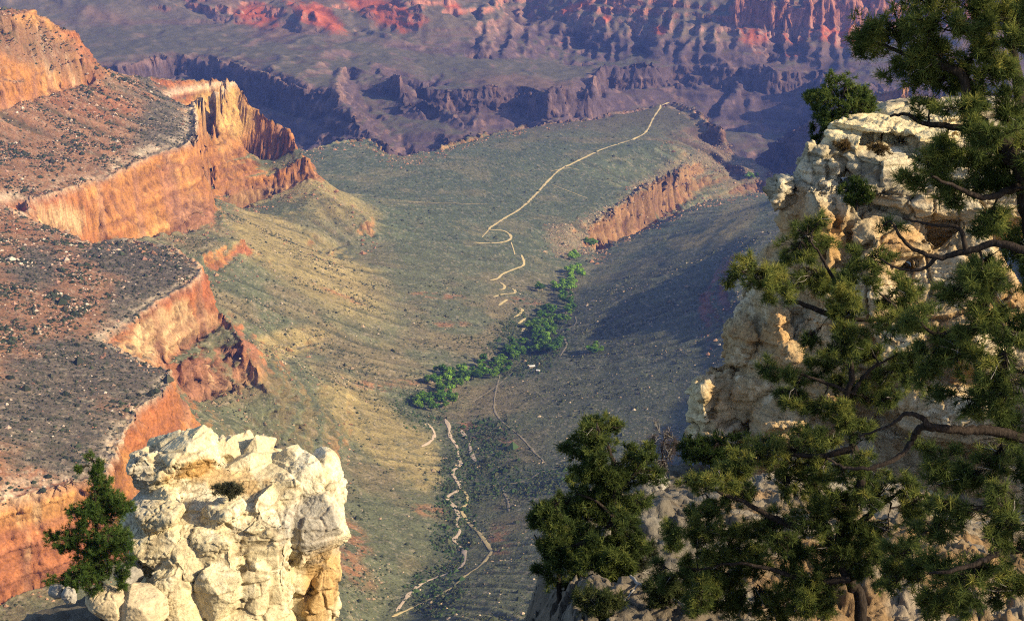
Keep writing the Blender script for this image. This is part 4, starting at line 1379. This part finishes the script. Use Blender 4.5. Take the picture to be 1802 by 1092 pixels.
# --- the pine in front of the outcrop
T = Tree(102, .06, .0052, 32, [(.045, .066, .022), (.095, .125, .038), (.175, .195, .05), (.27, .255, .065)])
b2 = rest(1526, 15)
vb_ = pix(*b2)
T.limb([(vb_[0], vb_[1]), (1514, 1062), (1494, 1020), (1478, 955), (1502, 890), (1516, 835), (1502, 780), (1488, 710), (1500, 645), (1480, 560), (1470, 500), (1450, 460), (1425, 418)], .062, .009, R=15)
T.limb([(1496, 1020), (1462, 960), (1450, 922), (1400, 926), (1360, 910), (1310, 882), (1260, 862), (1212, 848)], .055, .008, R=14.9)
T.limb([(1480, 950), (1530, 905), (1560, 880), (1598, 858)], .04, .009, R=15)
T.limb([(1500, 790), (1440, 802), (1380, 800), (1300, 816)], .035, .008, R=14.9)
T.limb([(1480, 560), (1430, 542), (1390, 525), (1357, 505), (1305, 478)], .03, .007, R=15)
T.limb([(1480, 560), (1530, 562), (1590, 552), (1640, 540)], .025, .007, R=15.1)
T.limb([(1590, 552), (1565, 530), (1537, 507)], .016, .006, R=15.1)
T.limb([(1496, 700), (1530, 652), (1580, 622)], .025, .007, R=15)
T.limb([(1498, 690), (1450, 672), (1400, 655), (1345, 645)], .02, .006, R=15)
T.limb([(1496, 1020), (1422, 1022), (1360, 1002), (1290, 990), (1228, 1002)], .035, .008, R=14.8)
for cl in [(1425, 408, 42, 22, .1), (1400, 440, 38, 26, .1), (1330, 470, 42, 22, .25), (1300, 476, 20, 20, .3), (1360, 492, 40, 22, .1), (1440, 482, 46, 30, .15), (1500, 482, 36, 26, .1), (1490, 522, 46, 26, .15), (1540, 450, 28, 20, .05), (1580, 502, 36, 22, .05),
           (1622, 540, 36, 26, 0), (1562, 570, 54, 26, .05), (1480, 590, 46, 34, 0), (1540, 622, 36, 22, 0), (1460, 640, 44, 26, 0), (1350, 650, 32, 20, .05), (1440, 722, 46, 22, 0), (1522, 700, 36, 26, -.05), (1562, 662, 46, 34, -.05), (1612, 642, 36, 26, -.1), (1380, 700, 30, 16, 0),
           (1450, 770, 46, 22, .1), (1400, 792, 54, 26, .15), (1330, 800, 54, 26, .2), (1262, 832, 54, 26, .25), (1216, 850, 24, 18, .3), (1222, 930, 36, 44, .05), (1302, 862, 54, 34, .1), (1380, 852, 54, 34, .05), (1442, 842, 46, 34, 0), (1352, 922, 54, 34, -.05),
           (1422, 922, 62, 34, -.1), (1262, 990, 44, 44, 0), (1230, 1050, 36, 36, 0), (1332, 992, 46, 34, -.1), (1390, 1022, 36, 34, -.1), (1482, 892, 46, 34, -.1), (1542, 862, 46, 34, -.05), (1462, 972, 46, 34, -.15), (1562, 932, 36, 26, -.05), (1602, 882, 36, 34, 0), (1500, 810, 40, 20, 0),
           (1250, 935, 40, 30, 0), (1205, 1005, 34, 30, 0), (1285, 1035, 40, 28, -.05), (1340, 1050, 40, 26, -.1), (1420, 1055, 36, 26, -.1), (1290, 1060, 40, 34, 0), (1500, 872, 34, 24, -.05), (1494, 742, 30, 24, 0), (1492, 950, 34, 26, -.1), (1400, 965, 40, 24, -.1), (1440, 1005, 36, 24, -.1), (1525, 985, 36, 26, -.1), (1555, 1010, 30, 26, -.1), (1480, 680, 26, 20, 0), (1310, 930, 34, 24, 0), (1360, 1070, 50, 30, -.05), (1180, 960, 20, 26, .05), (1450, 1050, 36, 26, -.1)]:
    T.cluster(cl[0], cl[1], cl[2], cl[3], 15 + T.rng.uniform(-.4, .5), n=cl[2] * cl[3] / 30 + 6, tufts=3, light=cl[4], bare=.08)
T.build('pine_tree', 'spreading pine in front of the shaded cliff with yellow green tips and forked dark trunk', 'tree', b2, RIGHT)

# --- two pines further down
G3 = [(.032, .05, .018), (.068, .096, .03), (.115, .145, .04), (.18, .185, .05)]
T = Tree(103, .075, .009, 22, G3)
b3 = rest(1078, 20.5)
vb_ = pix(*b3)
T.limb([(vb_[0], vb_[1]), (1082, 950), (1080, 880), (1084, 842), (1072, 792), (1056, 762), (1050, 742)], .055, .010, R=20.5)
T.limb([(1084, 842), (1066, 832), (1046, 802), (1030, 780)], .035, .008, R=20.5)
T.limb([(1080, 880), (1112, 838), (1132, 802)], .03, .008, R=20.5)
T.limb([(1080, 910), (1050, 882), (1015, 868)], .03, .008, R=20.4)
T.limb([(1082, 960), (1044, 945), (1005, 935)], .03, .008, R=20.4)
T.limb([(1082, 940), (1112, 905), (1125, 885)], .025, .008, R=20.5)
for cl in [(1050, 752, 36, 24, .1), (1030, 790, 32, 26, .1), (1062, 802, 36, 26, 0), (1022, 830, 24, 22, .05), (1092, 852, 46, 26, 0), (1128, 802, 26, 20, .05), (1040, 870, 46, 30, 0), (1080, 910, 46, 30, -.05), (1040, 942, 46, 34, -.05), (1112, 880, 36, 22, 0), (1020, 900, 28, 22, 0), (1062, 972, 40, 28, -.1), (1045, 768, 30, 22, .1),
           (1000, 905, 26, 22, -.05), (1130, 835, 30, 22, 0), (1140, 795, 22, 16, .05), (1092, 962, 34, 26, -.1), (1060, 1000, 34, 22, -.1), (1100, 935, 34, 24, -.05), (1012, 960, 26, 26, -.1), (1075, 830, 30, 20, 0)]:
    T.cluster(cl[0], cl[1], cl[2], cl[3], 20.5 + T.rng.uniform(-.4, .4), n=cl[2] * cl[3] / 21 + 6, tufts=3, light=cl[4], bare=.03)
T.build('pine_tree', 'bushy dark pine beside the broken grey rock ledge, taller of the two low ones', 'tree', b3, RIGHT)
T = Tree(104, .075, .009, 22, G3)
b4 = rest(985, 19.5)
vb_ = pix(*b4)
T.limb([(vb_[0], vb_[1]), (984, 1030), (980, 1000), (970, 950), (956, 905)], .04, .008, R=19.5)
T.limb([(980, 1000), (1000, 985), (1012, 990)], .02, .007, R=19.5)
T.limb([(975, 975), (955, 965), (940, 940)], .02, .007, R=19.5)
for cl in [(950, 900, 28, 22, .05), (975, 930, 32, 26, 0), (962, 962, 24, 22, 0), (990, 992, 36, 30, -.05), (962, 1012, 18, 18, 0), (1000, 1030, 28, 18, 0), (940, 915, 16, 16, .05), (985, 955, 30, 20, 0)]:
    T.cluster(cl[0], cl[1], cl[2], cl[3], 19.5 + T.rng.uniform(-.3, .3), n=cl[2] * cl[3] / 24 + 6, tufts=3, light=cl[4], bare=.03)
T.build('pine_tree', 'small dark pine leaning out at the left end of the low pines', 'tree', b4, RIGHT)

# --- bushes among the rocks
def bush(name, label, u, v, R, ru, rv, seed, greens, needle=.09, width=.014, nn=14, n=60, group=None, bare=.05, trunk_to=None):
    T = Tree(seed, needle, width, nn, greens)
    R0 = R
    T.limb([(u, v + rv * 1.25), (u + 1, v + rv * .4), (u - 1, v)], .03 * R / 40 + .008, .008, R=R0)
    T.limb([(u, v + rv * .9), (u - ru * .4, v), (u - ru * .7, v - rv * .2)], .012, .005, R=R0)
    T.limb([(u, v + rv * .9), (u + ru * .4, v), (u + ru * .7, v - rv * .2)], .012, .005, R=R0)
    for k in range(5):
        a = k / 5 * 2 * math.pi
        T.cluster(u + ru * .5 * math.cos(a), v + rv * .45 * math.sin(a), ru * .55, rv * .6, R, n=n / 5, tufts=3, light=.0, bare=bare)
    return T.build(name, label, 'shrub', at_r(u, v + rv * 1.2, R0), group)


def on_slope(u, v, lo=11, hi=44):
    """distance at which a sight line meets the near slope"""
    R = np.linspace(lo, hi, 900)
    p = at_r(np.full(900, float(u)), np.full(900, float(v)), R)
    return float(R[np.argmax(near_ground(p[:, 0], p[:, 1]) >= p[:, 2])])


DG = [(.018, .034, .012), (.034, .058, .018), (.06, .085, .024)]
bush('juniper_bush', 'dark green juniper bush at the foot of the shaded cliff', 1255, 788, 37, 72, 26, 201, DG, .10, .016, 16, 260)
bush('juniper_bush', 'yellow green bush between the grey rock ledge and the low pines', 1072, 992, on_slope(1072, 1020), 42, 26, 202, [(.05, .07, .02), (.09, .115, .03), (.13, .145, .04)], .08, .011, 16, 120)
bush('desert_shrub', 'dark grey green shrub on the rocks right of the taller low pine', 1122, 968, on_slope(1122, 1006), 40, 34, 208, [(.035, .042, .026), (.06, .068, .042), (.09, .095, .06)], .07, .009, 14, 130, None, .2)
bush('desert_shrub', 'low olive shrub on the grey rocks beside the bleached dead branch', 1165, 1040, on_slope(1165, 1070), 42, 28, 209, [(.04, .055, .022), (.075, .09, .034), (.12, .13, .05)], .07, .009, 14, 120, None, .15)
bush('desert_shrub', 'small olive shrub on the rocks at the bottom edge under the low pines', 1055, 1058, on_slope(1055, 1082), 38, 22, 210, [(.04, .055, .022), (.075, .09, .034), (.12, .13, .05)], .07, .009, 14, 100, None, .15)
bush('desert_shrub', 'rounded olive grey shrub growing on top of the white pinnacle', 404, 862, 73.4, 25, 15, 203, [(.07, .072, .045), (.11, .11, .07), (.15, .145, .09)], .16, .02, 14, 130)
bush('dry_shrub', 'brown dry shrub on the step below the sunlit cliff top, left one', 1484, 254, 39.6, 16, 9, 204, [(.10, .065, .03), (.16, .11, .05), (.2, .15, .07)], .08, .012, 12, 50, 'dry shrubs on the cliff step')
bush('dry_shrub', 'brown dry shrub on the step below the sunlit cliff top, right one', 1545, 262, 39.6, 17, 9, 205, [(.10, .065, .03), (.16, .11, .05), (.2, .15, .07)], .08, .012, 12, 50, 'dry shrubs on the cliff step')
bush('juniper_bush', 'small green bush in a crack of the shaded cliff', 1507, 340, 38.2, 30, 24, 206, [(.03, .05, .016), (.06, .09, .024), (.1, .125, .03)], .09, .014, 16, 110)
bush('bare_shrub', 'leafless purple grey shrub behind the grey rock ledge', 1165, 790, 33, 36, 45, 207, [(.07, .055, .055), (.10, .08, .08), (.12, .10, .095)], .10, .006, 8, 170, None, .45)

# --- the tree on top of the outcrop
T = Tree(105, .10, .017, 18, [(.045, .07, .024), (.09, .13, .036), (.16, .19, .05)])
p5 = at_r(1452, 262, 42.5)
T.limb([(1452, 268), (1462, 232), (1476, 202), (1481, 172), (1492, 145)], .09, .012, R=42.5)
T.limb([(1462, 232), (1448, 200), (1438, 172)], .03, .008, R=42.5)
T.limb([(1476, 202), (1505, 192), (1534, 188)], .03, .008, R=42.5)
for cl in [(1485, 152, 34, 22, .1), (1462, 168, 30, 22, .1), (1440, 176, 22, 18, .1), (1502, 182, 40, 22, .05), (1456, 200, 32, 18, 0), (1532, 190, 20, 18, .05), (1446, 226, 12, 22, -.1), (1480, 195, 36, 22, 0), (1510, 160, 22, 16, .1)]:
    T.cluster(cl[0], cl[1], cl[2], cl[3], 42.5 + T.rng.uniform(-.4, .4), n=cl[2] * cl[3] / 18 + 5, tufts=3, light=cl[4])
T.build('pine_tree', 'small rounded pine growing behind the top of the right cliff, sky side', 'tree', p5)

# --- the lone pine by the pinnacle
T = Tree(106, .14, .018, 20, [(.045, .085, .024), (.085, .14, .034), (.15, .2, .05)])
p6 = at_r(178, 1046, 71.0); p6[2] = float(near_ground(p6[0], p6[1])) - .1
vb_ = pix(*p6)
T.limb([(vb_[0], vb_[1]), (173, 1000), (170, 950), (169, 900), (166, 850), (163, 806)], .15, .015, R=71)
for u, v in ((125, 945), (205, 940), (112, 962), (208, 880), (140, 1012), (195, 1000), (148, 900), (190, 905)):
    T.limb([(171, v + 12), ((171 + u) / 2, v + 8), (u, v)], .04, .01, R=71)
for cl in [(164, 812, 13, 16, .1), (166, 835, 20, 18, .1), (172, 858, 28, 20, .1), (178, 882, 32, 20, .1), (152, 888, 28, 20, .05), (150, 908, 32, 22, 0), (190, 912, 32, 22, .05), (209, 880, 15, 15, .1), (170, 940, 42, 22, 0), (124, 944, 36, 18, .05), (206, 940, 24, 20, 0),
           (170, 975, 40, 22, -.05), (108, 962, 18, 12, 0), (140, 1010, 42, 22, -.05), (192, 1000, 20, 24, -.05), (130, 1028, 28, 14, -.05), (165, 1000, 30, 20, -.1), (205, 965, 20, 14, 0)]:
    T.cluster(cl[0], cl[1], cl[2], cl[3], 71 + T.rng.uniform(-.5, .5), n=cl[2] * cl[3] / 9 + 8, tufts=3, light=cl[4])
T.build('pine_tree', 'lone green pine of ragged conical shape left of the white pinnacle', 'tree', p6)

# --- dead branches on the slope
T = Tree(107)
for pts, r0, r1 in (([(1098, 1004), (1125, 1026), (1150, 1034), (1185, 1052), (1204, 1066)], .022, .012), ([(1150, 1034), (1186, 1030), (1194, 1010), (1190, 994)], .014, .006), ([(1125, 1026), (1110, 1044), (1098, 1058)], .012, .005)):
    T.limb([(u, v, on_slope(u, v) - .35) for u, v in pts], r0, r1, dead=True)
o = mesh_np('dead_branch', np.concatenate(T.dead_v), np.concatenate(T.dead_f), mat_dead)
tag(o, 'bleached forked dead branch lying on the grey rocks under the pines', 'branch')
# ================================================================ TRAILS, THE GROVE, SCRUB AND STONES OF THE CANYON
_m = NT('trail_dust')
mat_trail = _m.finish(_m.mixc(_m.noise(_m.pos(.2), 1, 4), (.42, .32, .145), (.58, .46, .23)), .95)
_m = NT('wash_gravel')
mat_wash = _m.finish(_m.mixc(_m.noise(_m.pos(.3), 1, 4), (.42, .31, .20), (.60, .48, .34)), .95)


_m = NT('worn_soil')
mat_soil = _m.finish(_m.mixc(_m.noise(_m.pos(.15), 1, 4), (.19, .16, .10), (.36, .29, .18)), .95)


def ribbon(name, lines, width, mat, step=3.0, lift=.55, vary=.3):
    V, Fc, n0 = [], [], 0
    rng = np.random.default_rng(len(lines) * 7 + int(width * 10))
    for ln in lines:
        a = np.array(ln, float)
        q = spline(a, 5)
        h = hit(q[:, 0], q[:, 1])
        d = np.concatenate([[0], np.cumsum(np.linalg.norm(np.diff(h[:, :2], axis=0), axis=1))])
        n = max(3, int(d[-1] / step))
        t = np.linspace(0, d[-1], n)
        x, y = np.interp(t, d, h[:, 0]), np.interp(t, d, h[:, 1])
        for _ in range(2):
            x[1:-1] = (x[:-2] + 2 * x[1:-1] + x[2:]) / 4; y[1:-1] = (y[:-2] + 2 * y[1:-1] + y[2:]) / 4
        tx, ty = np.gradient(x), np.gradient(y); l = np.hypot(tx, ty) + 1e-9; tx /= l; ty /= l
        w_ = width * .5 * (1 + vary * fbm2(t / 14, t * 0 + n, 3, 5)) * np.minimum(1, .35 + np.minimum(t, t[-1] - t) / (3 * width))
        k = np.linspace(-1, 1, 5)
        px_ = x[:, None] - ty[:, None] * w_[:, None] * k; py_ = y[:, None] + tx[:, None] * w_[:, None] * k
        pz_ = zat(px_, py_)
        pz_ = pz_ + lift - .25 * (np.abs(k) > .9) * lift
        V.append(np.stack([px_.ravel(), py_.ravel(), pz_.ravel()], 1)); Fc.append(grid_faces(n, 5) + n0); n0 += n * 5
    o = mesh_np(name, np.concatenate(V), np.concatenate(Fc)[:, ::-1], mat)
    return tag(o, kind='structure')


TRAIL = [(1178, 181), (1165, 187), (1150, 208), (1138, 231), (1120, 243), (1090, 253), (1060, 263), (1030, 277), (1005, 289), (985, 299), (965, 318), (940, 345), (915, 368), (890, 383), (870, 396), (861, 404), (885, 406), (898, 414), (897, 422), (880, 427), (855, 428), (833, 427)]
ribbon('path', [TRAIL], 5.2, mat_trail, 4, vary=.6)
ribbon('path', [[(918, 449), (922, 461), (920, 468), (905, 474), (885, 482), (876, 490), (862, 494)], [(880, 497), (888, 503), (886, 509), (877, 510)], [(868, 523), (885, 518), (905, 516), (906, 511), (901, 508)], [(877, 538), (893, 527)],
                [(905, 559), (915, 552), (920, 545), (914, 542)], [(912, 570), (925, 560)], [(918, 587), (924, 573)]], 4.6, mat_trail)
ribbon('path', [[(1008, 513), (1003, 524)], [(998, 538), (997, 556)], [(1012, 557), (1014, 567), (1008, 574), (995, 580), (988, 587)], [(991, 592), (997, 607), (990, 620), (985, 628)], [(880, 660), (872, 690), (870, 720), (884, 742), (915, 767), (940, 795), (960, 815)],
                [(1000, 826), (960, 828), (925, 846), (886, 856), (893, 880), (896, 900)], [(830, 708), (870, 682), (902, 655)]], 2.3, mat_soil, vary=.9)
ribbon('path', [[(810, 858), (822, 872), (820, 888), (812, 897), (825, 920), (845, 940), (862, 965), (863, 974), (845, 995), (820, 1012), (790, 1037), (750, 1057), (715, 1074), (690, 1085)]], 3.8, mat_trail, 2, vary=.6)
ribbon('creek_bed', [[(783, 737), (790, 750), (792, 768), (804, 785), (807, 805), (811, 818), (796, 830), (805, 848), (810, 860), (790, 872), (787, 878), (800, 892), (806, 906), (803, 920), (809, 936), (799, 950), (806, 958), (817, 970), (818, 986), (810, 998), (795, 1006), (750, 1023), (735, 1032), (715, 1052), (697, 1076)],
                     [(753, 745), (765, 763), (757, 777), (742, 786)], [(812, 757), (820, 772)], [(826, 780), (830, 800), (838, 812)]], 4.4, mat_wash, 2, vary=.8)
ribbon('path', [[(1020, 300), (1000, 296), (968, 302)], [(970, 325), (1010, 340), (1035, 350)], [(899, 425), (904, 440), (906, 449)], [(848, 418), (861, 404)], [(690, 352), (740, 356), (860, 360)]], 2.2, mat_trail, 5)

# --- cottonwoods of the green grove along the creek
mat_leaf = foliage_mat('cottonwood_leaves', .4)


def leafy(name, seed, tone):
    rng = np.random.default_rng(seed)
    ks = rng.normal(size=(11, 3)); ks /= np.linalg.norm(ks, axis=1)[:, None]
    ks = ks * np.array([3.6, 3.6, 2.6]) * rng.uniform(.4, 1, (11, 1)) + np.array([0, 0, 6.2])
    n = 620
    k = rng.integers(0, 11, n)
    d = rng.normal(size=(n, 3)); d /= np.linalg.norm(d, axis=1)[:, None]
    p = ks[k] + d * rng.uniform(.9, 2.1, (n, 1)) * np.array([1, 1, .8])
    a = np.cross(d + rng.normal(0, .5, (n, 3)), rng.normal(size=(n, 3))); a /= np.linalg.norm(a, axis=1)[:, None]
    b = np.cross(a, d); b /= np.linalg.norm(b, axis=1)[:, None] + 1e-9
    s_ = rng.uniform(.28, .6, (n, 1))
    v = np.stack([p - a * s_ - b * s_ * .6, p + a * s_ - b * s_ * .6, p + a * s_ * .7 + b * s_, p - a * s_ * .7 + b * s_], 1).reshape(-1, 3)
    c = np.array(tone) * rng.uniform(.6, 1.4, (n, 1)) * rng.uniform(.75, 1.25, (11, 1))[k]
    crown = mesh_np(name + '_crown', v, np.arange(n * 4).reshape(-1, 4), mat_leaf, smooth=False, colors={'cover': np.repeat(c, 4, 0)}, link=False)
    T = Tree(seed)
    T.tube(np.array([(0, 0, -1.0), (.1, 0, 2), (.2, .1, 4), (.1, .3, 6.5)]), .32, .12, 6)
    for q in ks[:5]:
        T.tube(T.curve(np.array([.15, .05, 3.]), q, 4), .12, .05, 5)
    trunk = mesh_np(name + '_trunk', np.concatenate(T.wood_v), np.concatenate(T.wood_f), mat_bark, link=False)
    return crown, trunk


KINDS_ = [leafy('cottonwood', 301 + i, t) for i, t in enumerate([(.12, .25, .03), (.165, .29, .035), (.09, .185, .03), (.25, .42, .05)])]
GROVE = [  # u, v, ru, rv, how many, bright, where
    (790, 672, 42, 22, 26, .3, 'dark green cottonwood at the lower left end of the creek grove'),
    (765, 706, 40, 18, 20, 0, 'dark green cottonwood at the foot of the grove, where the pale washes begin'),
    (868, 650, 32, 16, 18, 0, 'dark green cottonwood in the narrow middle of the creek grove'),
    (915, 620, 34, 16, 18, 0, 'dark green cottonwood left of the densest part of the creek grove'),
    (965, 602, 28, 22, 24, .1, 'dark green cottonwood in the densest part of the grove, beside the looping trail'),
    (975, 560, 32, 12, 12, 0, 'dark low cottonwood along the creek over the densest part of the grove'),
    (998, 528, 14, 10, 7, 0, 'dark cottonwood at the bend between the bright trees and the grove'),
    (990, 508, 24, 7, 12, .8, 'bright green cottonwood in the strip under the two upper clumps'),
    (1012, 484, 17, 9, 10, 1, 'bright green cottonwood in the sunlit clump on the creek, lower one'),
    (1010, 454, 13, 6, 7, 1, 'bright green cottonwood in the sunlit clump highest up the creek'),
    (1042, 433, 13, 3, 5, .6, 'bright green cottonwood under the mouth of the side gorge'),
    (1048, 618, 13, 8, 7, .1, 'green tree of the lone clump on the slope right of the grove'),
    (948, 512, 9, 4, 3, .4, 'green tree standing apart left of the bright strip'),
    (832, 662, 24, 9, 11, .1, 'dark green cottonwood bridging the lower left end and the middle of the grove'),
    (945, 578, 20, 10, 10, .1, 'dark green cottonwood just above the left of the densest part'),
    (1003, 545, 10, 12, 7, 0, 'dark cottonwood by the small trail bits above the looping trail'),
    (1005, 498, 10, 6, 6, .8, 'bright green cottonwood between the strip and the lower sunlit clump'),
    (1322, 314, 14, 3, 5, .5, 'green tree at the far mouth of the creek, under the red point')]
rng = np.random.default_rng(77)
for u, v, ru, rv, n, br, lab in GROVE:
    a = rng.uniform(0, 2 * np.pi, n); q = rng.uniform(0, 1, n) ** .5
    n = int(n * 1.42)
    a = rng.uniform(0, 2 * np.pi, n); q = rng.uniform(0, 1, n) ** .5
    pts = hit(u + np.cos(a) * q * ru, v + np.sin(a) * q * rv)
    for p in pts:
        k = 3 if rng.random() < br else int(rng.integers(0, 3))
        root = thing('cottonwood_tree', lab, 'tree', p, 'cottonwoods of the creek grove')
        s_ = rng.uniform(1.05, 1.85)
        root.scale = (s_ * 1.05, s_ * 1.05, s_); root.rotation_euler = (0, 0, rng.uniform(0, 6.28))
        put('crown', KINDS_[k][0], root); put('trunk', KINDS_[k][1], root)

# --- pale roofs right of the grove
_m = NT('pale_roof'); mat_roof = _m.finish((.62, .60, .55), .7)
_m = NT('stone_wall'); mat_wall_ = _m.finish((.33, .27, .2), .9)
for (u, v, L, W, H, rot, lab) in ((936, 647, 9, 5, 3.2, .25, 'larger pale roofed building right of the cottonwood grove'), (947, 654, 5, 4, 2.6, -.3, 'smaller pale roofed building just below the larger one beside the grove')):
    p = hit(np.array([u]), np.array([v]))[0]
    root = thing('building', lab, 'building', p); root.rotation_euler = (0, 0, rot)
    bm = bmesh.new(); bmesh.ops.create_cube(bm, size=1, matrix=Matrix.Translation((0, 0, H / 2 - 1)) @ Matrix.Diagonal((L, W, H + 2, 1)))
    me = bpy.data.meshes.new('wall'); bm.to_mesh(me); bm.free(); me.materials.append(mat_wall_); put('wall', me, root)
    rv_ = np.array([(-L / 2 - .5, -W / 2 - .5, H + .02), (L / 2 + .5, -W / 2 - .5, H + .02), (L / 2 + .5, W / 2 + .5, H + .02), (-L / 2 - .5, W / 2 + .5, H + .02), (-L / 2 - .5, 0, H + 1.5), (L / 2 + .5, 0, H + 1.5)])
    mesh_np('roof', rv_, [np.array([(0, 1, 5, 4), (2, 3, 4, 5), (3, 2, 1, 0)]), np.array([(1, 2, 5), (3, 0, 4)])], mat_roof, smooth=False, parent=root)

# --- scrub and stones: far too many to count
def scatter(name, N, weight, size, tones, mat, seed, flat=.8, sink=.25):
    rng = np.random.default_rng(seed)
    w_ = (weight * np.maximum(0, np.gradient(RR, axis=0) * np.gradient(TT, axis=1) * RR)).ravel()
    cs = np.cumsum(w_); idx = np.searchsorted(cs, rng.uniform(0, cs[-1], N))
    x = XX.ravel()[idx] + rng.normal(0, 1.5, N); y = YY.ravel()[idx] + rng.normal(0, 3, N); z = zat(x, y)
    base = np.array([(1, 0, 0), (.31, .95, 0), (-.81, .59, 0), (-.81, -.59, 0), (.31, -.95, 0), (0, 0, 1), (0, 0, -.6)], float)
    fc = np.array([(0, 1, 5), (1, 2, 5), (2, 3, 5), (3, 4, 5), (4, 0, 5), (1, 0, 6), (2, 1, 6), (3, 2, 6), (4, 3, 6), (0, 4, 6)])
    s_ = size * np.exp(rng.normal(0, .5, N))
    v = base[None] * (1 + rng.uniform(-.35, .35, (N, 7, 1))) * s_[:, None, None]
    an = rng.uniform(0, 6.28, N); c, s2 = np.cos(an)[:, None], np.sin(an)[:, None]
    v = np.stack([v[..., 0] * c - v[..., 1] * s2, v[..., 0] * s2 + v[..., 1] * c, v[..., 2] * flat], -1)
    v += np.stack([x, y, z - sink * 0 + s_ * (.35 - sink)], 1)[:, None]
    f = (fc[None] + (np.arange(N) * 7)[:, None, None]).reshape(-1, 3)
    t = np.array(tones)[rng.integers(0, len(tones), N)] * rng.uniform(.7, 1.3, (N, 1))
    o = mesh_np(name, v.reshape(-1, 3), f, mat, smooth=False, colors={'cover': np.repeat(t, 7, 0)})
    return tag(o, kind='stuff')


_m = NT('scrub_leaf'); mat_scrub = _m.finish(_m.attr('cover'), .95, None, .03)
gent = 1 - sstep(.6, 1.0, SLOPE) * (1 - knob)
foot = CLIFF.copy()
for _k in range(1, 26):
    foot[:-_k] = np.maximum(foot[:-_k], CLIFF[_k:])
foot = foot * (1 - CLIFF)
vis = (np.abs(TT) < .33)
clus = .15 + 1.6 * sstep(-.1, .4, fbm2(XX / 38, YY / 38, 3, 66))
w_up = up * gent * vis * (1 - .75 * flat) * (.5 + 1.2 * sstep(0, .4, n_mid)) * clus
w_val = clus * (1 - red_land * sstep(-720, -680, ZZ)) * gent * vis * (RR < 3200) * (RR > 1400)
w_pl = plat * gent * vis
scatter('scrub', 16000, w_up * (RR < 2400) * 1.3 + w_up * (RR >= 2400), 1.45, [(.028, .036, .022), (.04, .05, .028), (.055, .055, .035)], mat_scrub, 401)
scatter('rubble', 6500, w_up * (RR < 2400) * 1.6 + w_up * (RR >= 2400), 1.25, [(.34, .20, .14), (.42, .29, .20), (.24, .13, .09), (.5, .40, .3)], mat_scrub, 402, .7)
scatter('scrub', 9000, up * flat * gent * vis + .2 * w_up, .8, [(.04, .045, .03), (.03, .035, .022)], mat_scrub, 407)
scatter('scrub', 36000, w_val * (.4 + strip * 4 + 1.0 * sstep(-.1, .4, n_mid)), 1.0, [(.04, .05, .026), (.055, .065, .035), (.07, .075, .04)], mat_scrub, 403)
scatter('scrub', 4200, strip * vis * gent * (1 - far_land), 1.35, [(.03, .055, .02), (.045, .075, .028)], mat_scrub, 404)
scatter('rubble', 5000, w_val * (STEEP + .15), 1.1, [(.34, .25, .15), (.42, .33, .22), (.25, .18, .11)], mat_scrub, 405, .7)
scatter('scrub', 11000, w_pl + .5 * talus * vis, 1.2, [(.06, .068, .04), (.075, .08, .045)], mat_scrub, 406)
scatter('rubble', 5500, foot * gent * vis * (1 - far_land) * (RR > 1300), 1.6, [(.30, .16, .09), (.35, .22, .13), (.22, .12, .07)], mat_scrub, 409, .75)
scatter('rubble', 3500, talus * vis * (1 - far_land), 1.4, [(.28, .20, .12), (.24, .16, .10), (.33, .25, .16)], mat_scrub, 408, .7)
# ================================================================ LIGHT, AIR, OUTPUT
SUN_DIR = Vector((0.95, -0.31, 0.0)).normalized()
SUN_EL = rad(27)
sv = Vector((SUN_DIR.x * math.cos(SUN_EL), SUN_DIR.y * math.cos(SUN_EL), math.sin(SUN_EL)))
sun_d = bpy.data.lights.new("sun", 'SUN')
sun_d.energy = 4.2; sun_d.angle = rad(.53); sun_d.color = (1.0, .81, .52)
sun = bpy.data.objects.new("sun", sun_d); COL.objects.link(sun)
sun.rotation_euler = (-sv).to_track_quat('-Z', 'Y').to_euler()
sun.location = sv * 300
w = bpy.data.worlds.new("World"); scene.world = w; w.use_nodes = True
nt = w.node_tree
bg = nt.nodes['Background']
sky = nt.nodes.new('ShaderNodeTexSky'); sky.sky_type = 'NISHITA'; sky.sun_disc = False
sky.sun_elevation = SUN_EL; sky.sun_rotation = math.atan2(sv.x, sv.y); sky.altitude = 2000; sky.dust_density = 4.0; sky.ozone_density = .4
nt.links.new(sky.outputs[0], bg.inputs[0]); bg.inputs[1].default_value = .115
scene.view_settings.view_transform = 'Standard'; scene.view_settings.look = 'None'
scene.view_settings.exposure = 1.06; scene.view_settings.gamma = 1
scene.render.engine = 'CYCLES'
scene.cycles.use_denoising = False; scene.cycles.filter_width = 1.15
scene.cycles.max_bounces = 5; scene.cycles.diffuse_bounces = 3; scene.cycles.glossy_bounces = 1; scene.cycles.transmission_bounces = 2
scene.cycles.volume_bounces = 0; scene.cycles.transparent_max_bounces = 6
# the air of the canyon
hz = NT('canyon_air')
hz.t.nodes.remove(hz.b)
pv = hz.n('ShaderNodeVolumePrincipled')
pv.inputs['Color'].default_value = (.19, .32, 1.0, 1)
pv.inputs['Density'].default_value = 3.0e-5
pv.inputs['Anisotropy'].default_value = 0
hz.l(pv.outputs[0], hz.out.inputs['Volume'])
bx0, bx1, by0, by1, bz0, bz1 = -11500, 11500, -300, 15500, -1420, 60
vb = [(x, y, z) for z in (bz0, bz1) for y in (by0, by1) for x in (bx0, bx1)]
haze = mesh_np('haze', np.array(vb), np.array([(0, 2, 3, 1), (4, 5, 7, 6), (0, 1, 5, 4), (2, 6, 7, 3), (0, 4, 6, 2), (1, 3, 7, 5)]), hz.m, smooth=False)
tag(haze, kind='stuff')
